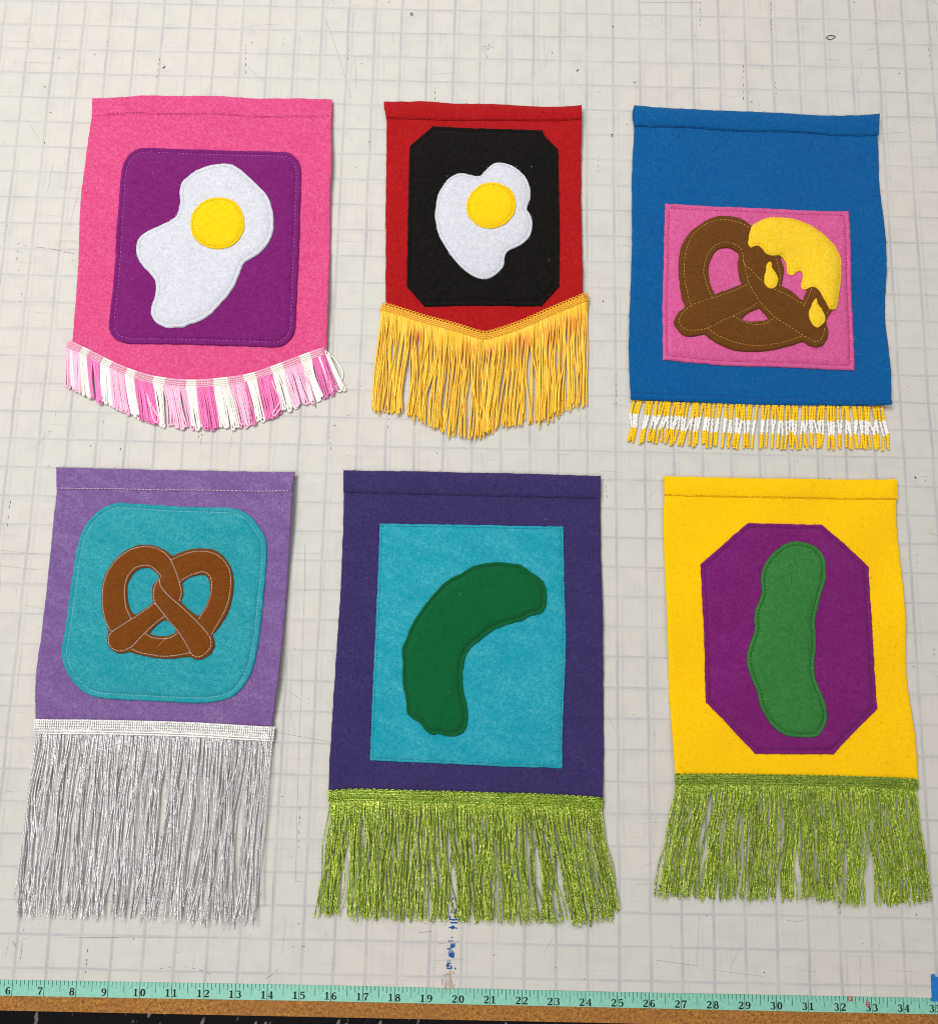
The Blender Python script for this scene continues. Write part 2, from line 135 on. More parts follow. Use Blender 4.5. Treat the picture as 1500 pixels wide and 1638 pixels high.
 'ink': [[[[4.711,-31.656],[4.687,-31.729]],0.048],[[[4.698,-31.811],[4.686,-31.955],[4.657,-32.119]],0.044],[[[4.826,-31.87],[4.85,-31.962],[4.803,-32.014],[4.789,-32.137]],0.044],[[[4.627,-32.202],[4.618,-32.304],[4.75,-32.322]],0.055],[[[4.758,-32.219],[4.835,-32.249]],0.055],[[[4.728,-32.322],[4.869,-32.299]],0.048],[[[4.632,-32.402],[4.872,-32.405]],0.044],[[[4.592,-32.549],[4.711,-32.547],[4.875,-32.564]],0.033],[[[4.699,-32.496],[4.734,-32.587]],0.11],[[[4.665,-32.853],[4.729,-32.821]],0.022],[[[4.612,-32.915],[4.635,-32.985]],0.031],[[[4.667,-32.944],[4.743,-32.942]],0.026],[[[4.68,-33.035],[4.758,-33.124]],0.11],[[[4.553,-33.169],[4.673,-33.187]],0.04],[[[4.66,-33.116],[4.673,-33.187]],0.044],[[[4.788,-33.002],[4.78,-33.134]],0.031],[[[4.609,-33.238],[4.75,-33.236]],0.031],[[[4.622,-33.329],[4.743,-33.387]],0.121],[[[4.773,-33.286],[4.759,-33.437]],0.035],[[[4.589,-33.299],[4.773,-33.286]],0.031],[[[4.541,-33.532],[4.617,-33.541],[4.681,-33.509]],0.018],[[[4.565,-33.622],[4.61,-33.702]],0.099],[[[4.564,-33.592],[4.683,-33.6]],0.031],[[[4.696,-33.66],[4.698,-33.76]],0.044],[[[4.557,-33.743],[4.698,-33.75]],0.031]],
 'scr': [[[-1.04,-0.151],[-0.638,-1.119],[-0.23,-2.286],[0.235,-3.771]],[[-3.662,-2.555],[-3.36,-2.884],[-3.041,-3.134]],[[-8.652,-23.519],[-8.331,-23.595],[-7.096,-23.857]],[[-11.305,-9.884],[-10.349,-9.981],[-9.34,-10.172]],[[-10.871,-21.415],[-10.231,-21.464],[-9.548,-21.534]],[[-9.93,-22.696],[-9.287,-22.828]],[[-0.604,-20.446],[-0.535,-22.138],[-0.52,-23.593],[-0.454,-25.225],[-0.462,-26.231],[-0.426,-28.011],[-0.329,-31.273]],[[-0.329,-31.273],[-0.149,-31.269]],[[-0.781,-26.038],[-0.599,-26.732]],[[-9.239,-26.852],[-8.622,-26.879]],[[-1.155,-26.684],[0.602,-26.946]],[[-8.822,-32.469],[-8.832,-33.849]],[[-7.594,-33.073],[-5.819,-33.057]],[[-9.556,-33.167],[-9.267,-33.106],[-8.999,-33.395]],[[-1.206,-34.23],[-0.734,-33.912],[-0.931,-33.916]],[[-4.562,-33.949],[-3.783,-33.861],[-2.987,-34.01],[-2.677,-34.222]],[[-7.001,-33.08],[-2.665,-32.996]],[[-0.478,-33.229],[0.309,-33.177]],[[12.546,-32.049],[12.433,-33.529]],[[11.172,-33.389],[12.453,-33.529]],[[12.943,-33.647],[14.556,-33.799]],[[17.547,-34.251],[17.607,-33.521],[17.607,-33.154]],[[17.081,-32.98],[17.126,-33.255]],[[15.332,-32.125],[15.669,-32.156],[15.911,-32.095]],[[16.436,-31.505],[16.499,-31.878]],[[5.28,-1.885],[5.038,-1.499],[5.51,-1.513]],[[-8.288,-23.615],[-7.693,-23.725]],[[4.975,-1.893],[5.158,-1.627],[5.486,-1.487]],[[-0.496,-25.59],[-0.924,-25.336]],[[-10.93,-20.886],[-9.648,-20.985]],[[19.302,-1.788],[19.323,-2.256]],[[7.393,-0.992],[7.423,-1.987]],[[0.298,-2.012],[0.401,-3.304]],[[1.671,-0.981],[1.735,-1.452]],[[10.958,0.533],[13.296,0.594]],[[4.254,-33.045],[4.944,-32.958]],[[4.046,-32.68],[3.552,-32.727]],[[-10.044,-9.661],[-9.366,-9.668]]],
 'snip': [[[18.066,-0.787],[18.165,-0.706],[18.283,-0.703],[18.4,-0.739],[18.301,-0.834],[18.157,-0.864],[18.066,-0.787]],[[2.32,-0.175],[2.366,-0.142],[2.403,-0.186],[2.382,-0.248],[2.329,-0.241],[2.32,-0.175]],[[8.703,-2.373],[8.644,-2.388],[8.632,-2.453]],[[9.896,-4.98],[9.954,-5.004],[9.942,-5.055],[9.907,-5.068]],[[-6.876,-2.679],[-6.828,-2.691],[-6.786,-2.638],[-6.801,-2.6]]],
}


# ---------------------------------------------------------------- node materials
def srgb(h):
    h = h.lstrip('#')
    c = [int(h[i:i + 2], 16) / 255 for i in (0, 2, 4)]
    return tuple(x / 12.92 if x <= 0.04045 else ((x + 0.055) / 1.055) ** 2.4 for x in c)


class NT:
    def __init__(self, name):
        self.m = bpy.data.materials.new(name)
        self.m.use_nodes = True
        self.t = self.m.node_tree
        self.b = self.t.nodes['Principled BSDF']

    def n(self, typ, **kw):
        x = self.t.nodes.new(typ)
        for k, v in kw.items():
            if k in x.inputs:
                self.put(x.inputs[k], v)
            else:
                setattr(x, k, v)
        return x

    def put(self, sock, v):
        if isinstance(v, bpy.types.NodeSocket):
            self.t.links.new(v, sock)
        elif isinstance(v, (tuple, list)) and len(v) == 3 and sock.type == 'RGBA':
            sock.default_value = (*v, 1)
        else:
            sock.default_value = v

    def math(self, op, a, b=0.0, c=0.0):
        x = self.t.nodes.new('ShaderNodeMath')
        x.operation = op
        for i, v in enumerate((a, b, c)):
            self.put(x.inputs[i], v)
        return x.outputs[0]

    def mix(self, f, a, b, mode='MIX'):
        x = self.t.nodes.new('ShaderNodeMix')
        x.data_type = 'RGBA'
        x.blend_type = mode
        self.put(x.inputs[0], f)
        self.put(x.inputs[6], a)
        self.put(x.inputs[7], b)
        return x.outputs[2]

    def coords(self, scale=(1, 1, 1), rot=0.0):
        tc = self.t.nodes.new('ShaderNodeTexCoord')
        mp = self.t.nodes.new('ShaderNodeMapping')
        k = 1 / S
        mp.inputs['Scale'].default_value = (scale[0] * k, scale[1] * k, scale[2] * k)
        self.t.links.new(tc.outputs['Object'], mp.inputs['Vector'])
        if rot:
            m2 = self.t.nodes.new('ShaderNodeMapping')
            m2.inputs['Rotation'].default_value = (0, 0, rot)
            self.t.links.new(tc.outputs['Object'], m2.inputs['Vector'])
            self.t.links.new(m2.outputs[0], mp.inputs['Vector'])
        return mp.outputs[0]

    def noise(self, vec, scale, detail=2.0, rough=0.5, dist=0.0):
        x = self.t.nodes.new('ShaderNodeTexNoise')
        self.put(x.inputs['Vector'], vec)
        x.inputs['Scale'].default_value = scale
        x.inputs['Detail'].default_value = detail
        x.inputs['Roughness'].default_value = rough
        x.inputs['Distortion'].default_value = dist
        return x.outputs['Fac']

    def step(self, v, a, b, lo=0.0, hi=1.0):
        x = self.t.nodes.new('ShaderNodeMapRange')
        x.interpolation_type = 'SMOOTHSTEP'
        for k, q in zip(('Value', 'From Min', 'From Max', 'To Min', 'To Max'), (v, a, b, lo, hi)):
            self.put(x.inputs[k], q)
        return x.outputs[0]

    def bump(self, h, strength, dist):
        x = self.t.nodes.new('ShaderNodeBump')
        self.put(x.inputs['Height'], h)
        x.inputs['Strength'].default_value = strength
        x.inputs['Distance'].default_value = dist * S
        self.t.links.new(x.outputs[0], self.b.inputs['Normal'])


def felt_mat(name, base, light, amount=0.5, patch=0.3, dark=0.66, sheen=0.04, fib=0.35):
    """Matted wool: base colour, paler loose fibres (light) in swirls and soft patches."""
    k = NT(name)
    v = k.coords()
    grain = k.noise(v, 17, 5, 0.68, 0.9)
    grain2 = k.noise(v, 7.5, 5, 0.7, 0.5)
    both = k.math('ADD', k.math('MULTIPLY', grain, 0.6), k.math('MULTIPLY', grain2, 0.4))
    f1 = k.noise(k.coords((52, 8, 8), 0.5), 1.0, 3, 0.6, 1.4)
    f2 = k.noise(k.coords((8, 48, 8), 0.25), 1.0, 3, 0.6, 1.4)
    pat = k.noise(k.coords((0.55, 1.7, 1), 0.45), 1.0, 5, 0.62, 0.5)
    fi = k.math('MAXIMUM', f1, f2)
    fi = k.step(fi, 0.52, 0.82)
    tiny = k.noise(v, 55, 2, 0.6)
    mask = k.math('ADD', k.math('MULTIPLY', k.step(both, 0.4, 0.66), amount * 1.05), k.math('MULTIPLY', fi, fib))
    mask = k.math('MULTIPLY', mask, k.step(pat, 0.25, 0.75, 1 - 0.7 * patch, 1 + 0.7 * patch))
    low = tuple(c * dark for c in base)
    c = k.mix(k.step(tiny, 0.32, 0.6), low, base)
    c = k.mix(mask, c, light)
    k.put(k.b.inputs['Base Color'], c)
    k.b.inputs['Roughness'].default_value = 0.95
    k.b.inputs['Specular IOR Level'].default_value = 0.06
    k.b.inputs['Sheen Weight'].default_value = sheen
    k.b.inputs['Sheen Roughness'].default_value = 0.6
    h = k.math('ADD', k.math('MULTIPLY', grain, 0.7), k.math('ADD', k.math('MULTIPLY', tiny, 0.35), k.math('MULTIPLY', fi, 0.2)))
    k.bump(h, 0.8, 0.04)
    return k.m


def thread_mat(name, a, b, rough=0.5, metallic=0.0, scale=26, stain=None, spec=0.4, sheen=0.0):
    """Spun yarn: two tones along the twist; stain = (colour) blotches that run across the upper part of a fringe."""
    k = NT(name)
    v = k.coords()
    n = k.noise(v, scale, 2, 0.6)
    c = k.mix(k.step(n, 0.36, 0.64), b, a)
    if stain:
        at = k.t.nodes.new('ShaderNodeAttribute')
        at.attribute_name = 'along'
        band = k.math('MULTIPLY', k.step(at.outputs['Fac'], 0.04, 0.16), k.step(at.outputs['Fac'], 0.2, 0.42, 1, 0))
        blot = k.step(k.noise(k.coords((1, 0.35, 1)), 2.1, 2, 0.5), 0.42, 0.62)
        c = k.mix(k.math('MULTIPLY', k.math('MULTIPLY', band, blot), 0.85), c, stain)
    oi = k.t.nodes.new('ShaderNodeObjectInfo')
    hs = k.n('ShaderNodeHueSaturation')
    k.put(hs.inputs['Value'], k.step(oi.outputs['Random'], 0.0, 1.0, 0.88, 1.06))
    k.put(hs.inputs['Color'], c)
    c = hs.outputs[0]
    k.put(k.b.inputs['Base Color'], c)
    k.b.inputs['Roughness'].default_value = rough
    k.b.inputs['Metallic'].default_value = metallic
    k.b.inputs['Specular IOR Level'].default_value = spec
    if sheen:
        k.b.inputs['Sheen Weight'].default_value = sheen
    return k.m


def lurex_mat(name, bright, mid, dark, metallic=0.75, rough=0.3, lim=0.53, sc=23, lo=0.74):
    k = NT(name)
    v = k.coords()
    n = k.noise(v, sc, 1.5, 0.7)
    n2 = k.noise(v, 3.0, 2, 0.5)
    c = k.mix(k.step(n, 0.38, 0.5), dark, mid)
    c = k.mix(k.step(n, lim, lim + 0.07), c, bright)  # bright flecks: glints of the foil painted into the yarn colour
    c = k.mix(k.step(n2, 0.4, 0.75, 0.0, 0.25), c, dark)
    oi = k.t.nodes.new('ShaderNodeObjectInfo')
    hs = k.n('ShaderNodeHueSaturation')
    k.put(hs.inputs['Value'], k.step(oi.outputs['Random'], 0.0, 1.0, lo, 1.12))
    k.put(hs.inputs['Color'], c)
    c = hs.outputs[0]
    k.put(k.b.inputs['Base Color'], c)
    k.b.inputs['Metallic'].default_value = metallic
    k.b.inputs['Roughness'].default_value = rough
    return k.m


def flat_mat(name, col, rough=0.6, spec=0.3, var=0.0):
    k = NT(name)
    if var:
        n = k.noise(k.coords(), 9, 4, 0.6)
        k.put(k.b.inputs['Base Color'], k.mix(k.step(n, 0.3, 0.7), tuple(c * (1 - var) for c in col), col))
    else:
        k.put(k.b.inputs['Base Color'], col)
    k.b.inputs['Roughness'].default_value = rough
    k.b.inputs['Specular IOR Level'].default_value = spec
    return k.m


def mat_grid():
    """White vinyl over an inch grid: the printed lines show through, blurred."""
    k = NT('grid_vinyl')
    v = k.coords()
    warp = k.noise(v, 0.55, 2, 0.5)
    fine = k.noise(v, 7, 4, 0.65)
    sep = k.n('ShaderNodeSeparateXYZ')
    k.t.links.new(v, sep.inputs[0])

    def lines(sock, off, w, seed):
        p = k.math('ADD', sock, k.math('MULTIPLY', k.math('SUBTRACT', warp, 0.5), 0.09))
        p = k.math('ADD', p, off)
        d = k.math('PINGPONG', p, 0.5)
        return k.step(d, 0.018, w, 1, 0)
    vary = k.step(k.noise(v, 0.42, 3, 0.6), 0.34, 0.66, 0.5, 1.0)
    gx = lines(sep.outputs[0], 0.0, 0.082, 0)
    gy = lines(sep.outputs[1], 0.0, 0.06, 1)
    gx2 = lines(sep.outputs[0], -0.17, 0.075, 2)  # second, offset lines: shadow and parallax of the print, painted into the colour
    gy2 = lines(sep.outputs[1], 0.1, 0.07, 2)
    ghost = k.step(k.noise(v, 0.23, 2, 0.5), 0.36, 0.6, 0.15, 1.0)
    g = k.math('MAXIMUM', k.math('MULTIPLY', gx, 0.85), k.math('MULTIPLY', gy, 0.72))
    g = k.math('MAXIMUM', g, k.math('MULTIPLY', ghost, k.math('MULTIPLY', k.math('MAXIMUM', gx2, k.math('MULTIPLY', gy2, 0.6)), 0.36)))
    g = k.math('MULTIPLY', g, vary)
    g = k.math('MULTIPLY', g, k.step(fine, 0.2, 0.7, 0.72, 1.0))
    big = k.noise(v, 0.16, 3, 0.5)
    mid = k.noise(v, 1.3, 4, 0.6)
    c = k.mix(k.step(big, 0.35, 0.65), srgb('#C8C3BC'), srgb('#C4C3BC'))
    c = k.mix(k.step(mid, 0.4, 0.75, 0, 0.32), c, srgb('#B1AFAC'))
    streak = k.noise(k.coords((9, 0.5, 1)), 1.0, 4, 0.7)
    streak2 = k.noise(k.coords((0.5, 9, 1)), 1.0, 4, 0.7)
    st = k.math('MAXIMUM', k.step(streak, 0.55, 0.8), k.step(streak2, 0.55, 0.8))
    c = k.mix(k.math('MULTIPLY', st, 0.42), c, srgb('#A2A09C'))
    grime = k.step(k.noise(v, 16, 5, 0.75), 0.62, 0.8)
    c = k.mix(k.math('MULTIPLY', grime, 0.26), c, srgb('#8C847C'))
    c = k.mix(k.math('MULTIPLY', g, 0.52), c, srgb('#7C8394'))
    k.put(k.b.inputs['Base Color'], c)
    k.put(k.b.inputs['Roughness'], k.step(fine, 0.2, 0.8, 0.5, 0.68))
    k.b.inputs['Specular IOR Level'].default_value = 0.2
    k.bump(k.math('ADD', k.math('MULTIPLY', mid, 0.5), k.math('MULTIPLY', st, 0.5)), 0.15, 0.02)
    return k.m


def mat_board():
    k = NT('pressed_board')
    v = k.coords()
    n = k.noise(v, 11, 6, 0.8, 0.6)
    n2 = k.noise(v, 24, 3, 0.75)
    n3 = k.noise(v, 0.9, 3, 0.5)
    c = k.mix(k.step(n, 0.34, 0.66), srgb('#6E421C'), srgb('#BE863F'))
    c = k.mix(k.step(n2, 0.55, 0.66, 0, 0.85), c, srgb('#43260F'))
    c = k.mix(k.step(n3, 0.35, 0.7, 0, 0.4), c, srgb('#8E5C33'))
    k.put(k.b.inputs['Base Color'], c)
    k.b.inputs['Roughness'].default_value = 0.7
    k.b.inputs['Specular IOR Level'].default_value = 0.2
    k.bump(n, 0.4, 0.02)
    return k.m


def mat_floor():
    k = NT('speckled_floor')
    v = k.coords((1.6, 0.55, 1), 0.35)
    vo = k.n('ShaderNodeTexVoronoi', Scale=1.25, Randomness=1.0)
    k.put(vo.inputs['Vector'], v)
    n = k.noise(k.coords(), 1.4, 3, 0.6)
    chip = k.math('MULTIPLY', k.step(vo.outputs['Distance'], 0.2, 0.27, 1, 0), k.step(n, 0.42, 0.52))
    c = k.mix(chip, srgb('#161214'), srgb('#A8A09A'))
    k.put(k.b.inputs['Base Color'], c)
    k.b.inputs['Roughness'].default_value = 0.6
    k.b.inputs['Specular IOR Level'].default_value = 0.2
    return k.m


# ---------------------------------------------------------------- mesh helpers (inches in, metres out)
class MB:
    def __init__(self):
        self.v, self.f, self.mi, self.al, self.n = [], [], [], [], 0

    def add(self, v, f, mat=0, along=None):
        v = np.asarray(v, float)
        self.v.append(v)
        self.al.append(np.zeros(len(v)) if along is None else np.asarray(along, float))
        if isinstance(f, np.ndarray):
            self.f.extend((f + self.n).tolist())
        else:
            self.f.extend([[i + self.n for i in q] for q in f])
        self.mi.extend([mat] * len(f))
        self.n += len(v)

    def tube(self, path, r, sides=6, mat=0, lobes=0.0, pitch=0.1, phase=0.0, cap=True, n_lobes=2, flat=1.0):
        """r: number or per-ring radii; lobes > 0 twists a lobed section round the path (plied yarn)."""
        p = np.asarray(path, float)
        N = len(p)
        t = np.gradient(p, axis=0)
        t /= np.linalg.norm(t, axis=1, keepdims=True) + 1e-12
        up = np.array([0, 0, 1.0])
        s = np.cross(t, up)
        ln = np.linalg.norm(s, axis=1, keepdims=True)
        s = np.where(ln > 1e-4, s / (ln + 1e-12), np.array([1.0, 0, 0]))
        u = np.cross(s, t)
        seg = np.r_[0, np.cumsum(np.linalg.norm(np.diff(p, axis=0), axis=1))]
        th = np.arange(sides) / sides * 2 * np.pi
        rr = np.broadcast_to(np.asarray(r, float), (N,))[:, None] * np.ones((1, sides))
        if lobes:
            ph = seg / pitch * 2 * np.pi + phase
            rr = rr * (1 - lobes + lobes * np.abs(np.cos((th[None, :] - ph[:, None]) * n_lobes / 2)))
        v = p[:, None, :] + rr[:, :, None] * (np.cos(th)[None, :, None] * s[:, None, :] + flat * np.sin(th)[None, :, None] * u[:, None, :])
        i = np.arange(N - 1)[:, None] * sides
        j = np.arange(sides)[None, :]
        j2 = (j + 1) % sides
        q = np.stack([i + j, i + j2, i + sides + j2, i + sides + j], -1).reshape(-1, 4)
        self.add(v.reshape(-1, 3), q, mat, np.repeat(seg / (seg[-1] + 1e-9), sides))
        if cap:
            b0 = self.n - N * sides
            self.f.append([b0 + a for a in range(sides)][::-1])
            self.f.append([self.n - sides + a for a in range(sides)])
            self.mi += [mat, mat]

    def ball(self, c, r, axis, mat=0, squash=0.75, sides=8):
        a = np.asarray(axis, float)
        a /= np.linalg.norm(a)
        w = np.cross(a, [0, 0, 1.0])
        w /= np.linalg.norm(w) + 1e-9
        u = np.cross(w, a)
        prof = [(-1, 0.35), (-0.62, 0.85), (0, 1.0), (0.62, 0.85), (1, 0.35)]
        th = np.arange(sides) / sides * 2 * np.pi
        v = [np.asarray(c) + a * (z * r * squash) + rr * r * (math.cos(x) * w + math.sin(x) * u) for z, rr in prof for x in th]
        f = [[k * sides + i, k * sides + (i + 1) % sides, (k + 1) * sides + (i + 1) % sides, (k + 1) * sides + i] for k in range(4) for i in range(sides)]
        self.add(v, f, mat)

    def ribbon(self, pts, width, z, mat=0):
        """A flat stroke of varying width lying at height z (ink, print)."""
        p = np.asarray(pts, float)
        wv = np.broadcast_to(np.asarray(width, float), (len(p),))
        t = np.gradient(p, axis=0)
        t /= np.linalg.norm(t, axis=1, keepdims=True) + 1e-12
        nrm = np.stack([-t[:, 1], t[:, 0]], 1)
        a, b = p + nrm * wv[:, None] / 2, p - nrm * wv[:, None] / 2
        v = np.zeros((2 * len(p), 3))
        v[0::2, :2], v[1::2, :2], v[:, 2] = a, b, z
        f = [[2 * i, 2 * i + 1, 2 * i + 3, 2 * i + 2] for i in range(len(p) - 1)]
        self.add(v, f, mat)

    def box(self, x0, x1, y0, y1, z0, z1, mat=0):
        v = [(x, y, z) for z in (z0, z1) for (x, y) in ((x0, y0), (x1, y0), (x1, y1), (x0, y1))]
        f = [[3, 2, 1, 0], [4, 5, 6, 7], [0, 1, 5, 4], [1, 2, 6, 5], [2, 3, 7, 6], [3, 0, 4, 7]]
        self.add(v, f, mat)

    def build(self, name, mats, parent=None, smooth=True, kind=None, along=False):
        v = np.concatenate(self.v)
        o0 = np.array(parent['base'] if parent is not None and 'base' in parent else (0, 0, 0.0))
        me = bpy.data.meshes.new(name)
        me.from_pydata(((v - o0) * S).tolist(), [], self.f)
        for m in (mats if isinstance(mats, (list, tuple)) else [mats]):
            me.materials.append(m)
        me.polygons.foreach_set('material_index', self.mi)
        me.polygons.foreach_set('use_smooth', [smooth] * len(me.polygons))
        if along:
            at = me.attributes.new('along', 'FLOAT', 'POINT')
            at.data.foreach_set('value', np.concatenate(self.al))
        me.update()
        o = bpy.data.objects.new(name, me)
        COL.objects.link(o)
        if parent is not None:
            o.parent = parent
            if 'base' in parent:
                o['base'] = parent['base']
        if kind:
            o['kind'] = kind
        return o


def thing(name, label, cat, base, group=None):
    o = bpy.data.objects.new(name, None)
    o.empty_display_size = 0.02
    o.location = Vector(base) * S
    COL.objects.link(o)
    o['base'] = [float(b) for b in base]
    o['label'] = label
    o['category'] = cat
    if group:
        o['group'] = group
    return o


def smooth(pts, closed=True, step=0.07):
    """Catmull-Rom through the points; a point given twice is a corner."""
    p = [np.array(q, float) for q in pts]
    out = []
    n = len(p)
    for i in range(n if closed else n - 1):
        a, b = p[i], p[(i + 1) % n]
        L = np.linalg.norm(b - a)
        if L < 1e-6:
            continue
        pa = p[i - 1] if (closed or i > 0) else 2 * a - b
        pb = p[(i + 2) % n] if (closed or i + 2 < n) else 2 * b - a
        ca, cb = np.linalg.norm(pa - a) < 1e-6, np.linalg.norm(pb - b) < 1e-6
        ta = (b - a) if ca else (b - pa) / (np.linalg.norm(b - a) + np.linalg.norm(a - pa)) * L
        tb = (b - a) if cb else (pb - a) / (np.linalg.norm(pb - b) + np.linalg.norm(b - a)) * L
        k = max(1, int(math.ceil(L / step)))
        for j in range(k):
            u = j / k
            h = (2 * u**3 - 3 * u**2 + 1, u**3 - 2 * u**2 + u, -2 * u**3 + 3 * u**2, u**3 - u**2)
            out.append(h[0] * a + h[1] * ta + h[2] * b + h[3] * tb)
    if not closed:
        out.append(p[-1])
    return np.array(out)


def resample(p, step):
    p = np.asarray(p, float)
    s = np.r_[0, np.cumsum(np.linalg.norm(np.diff(p, axis=0), axis=1))]
    n = max(2, int(round(s[-1] / step)) + 1)
    q = np.linspace(0, s[-1], n)
    return np.stack([np.interp(q, s, p[:, k]) for k in range(p.shape[1])], 1)


class Curve:
    def __init__(self, pts, step=0.05):
        self.p = smooth(pts, False, step)
        s = np.r_[0, np.cumsum(np.linalg.norm(np.diff(self.p, axis=0), axis=1))]
        self.L = s[-1]
        self.s = s / s[-1]

    def __call__(self, u):
        u = np.asarray(u, float)
        x = np.stack([np.interp(u, self.s, self.p[:, k]) for k in (0, 1)], -1)
        lo, hi = self.p[0] - self.p[3], self.p[-1] - self.p[-4]
        x = x + np.where(u[..., None] < 0, lo / np.linalg.norm(lo) * (-u[..., None]) * self.L, 0)
        return x + np.where(u[..., None] > 1, hi / np.linalg.norm(hi) * (u[..., None] - 1) * self.L, 0)

    def normal(self, u):
        d = self(np.asarray(u) + 0.004) - self(np.asarray(u) - 0.004)
        d /= np.linalg.norm(d, axis=-1, keepdims=True)
        return np.stack([d[..., 1], -d[..., 0]], -1)      # points down the banner when the curve runs left to right


def seg_dist(P, a, b):
    P = np.asarray(P, float)
    out = np.full(len(P), 1e9)
    for k in range(0, len(P), 1500):
        q = P[k:k + 1500]
        ab = b - a
        t = np.clip(((q[:, None, :] - a[None]) * ab[None]).sum(-1) / ((ab**2).sum(-1)[None] + 1e-12), 0, 1)
        d = q[:, None, :] - (a[None] + t[..., None] * ab[None])
        out[k:k + 1500] = np.sqrt((d**2).sum(-1).min(1))
    return out


def line_dist(P, line):
    return seg_dist(P, line[:-1], line[1:])


def loop_dist(P, loops):
    return np.minimum.reduce([seg_dist(P, l, np.roll(l, -1, 0)) for l in loops])


def inside(P, loops):
    P = np.asarray(P, float)
    r = np.zeros(len(P), bool)
    for l in loops:
        a, b = l, np.roll(l, -1, 0)
        for k in range(0, len(P), 3000):
            q = P[k:k + 3000]
            c = (a[None, :, 1] > q[:, 1:2]) != (b[None, :, 1] > q[:, 1:2])
            with np.errstate(divide='ignore', invalid='ignore'):
                xx = (b - a)[None, :, 0] * (q[:, 1:2] - a[None, :, 1]) / (b - a)[None, :, 1] + a[None, :, 0]
            r[k:k + 3000] ^= ((c & (q[:, 0:1] < xx)).sum(1) % 2).astype(bool)
    return r


def inset(loop, d):
    """A loop drawn d inside a clockwise or anticlockwise outline."""
    l = np.asarray(loop)
    area = (l[:, 0] * np.roll(l[:, 1], -1) - np.roll(l[:, 0], -1) * l[:, 1]).sum()
    t = np.roll(l, -2, 0) - np.roll(l, 2, 0)
    t /= np.linalg.norm(t, axis=1, keepdims=True) + 1e-9
    n = np.stack([-t[:, 1], t[:, 0]], 1) * (1 if area > 0 else -1)
    q = l + n * d
    return q[loop_dist(q, [l]) > 0.9 * d]


def waves(seed, amp, f0=0.35, k=6):
    r = np.random.RandomState(seed)
    fx, fy, ph = r.uniform(-1, 1, k) * f0 * 6.28, r.uniform(-1, 1, k) * f0 * 6.28, r.uniform(0, 6.28, k)

    def fn(P):
        P = np.asarray(P)
        return amp * (0.5 + 0.5 * np.sin(P[:, :1] * fx + P[:, 1:2] * fy + ph).mean(1) * 1.6)
    return fn


def fuzz(loop, amp=0.006, seed=1):
    r = np.random.RandomState(seed)
    l = np.asarray(loop)
    k = r.normal(0, amp, l.shape)
    k = (k + np.roll(k, 1, 0) + np.roll(k, -1, 0)) / 1.8
    return l + k


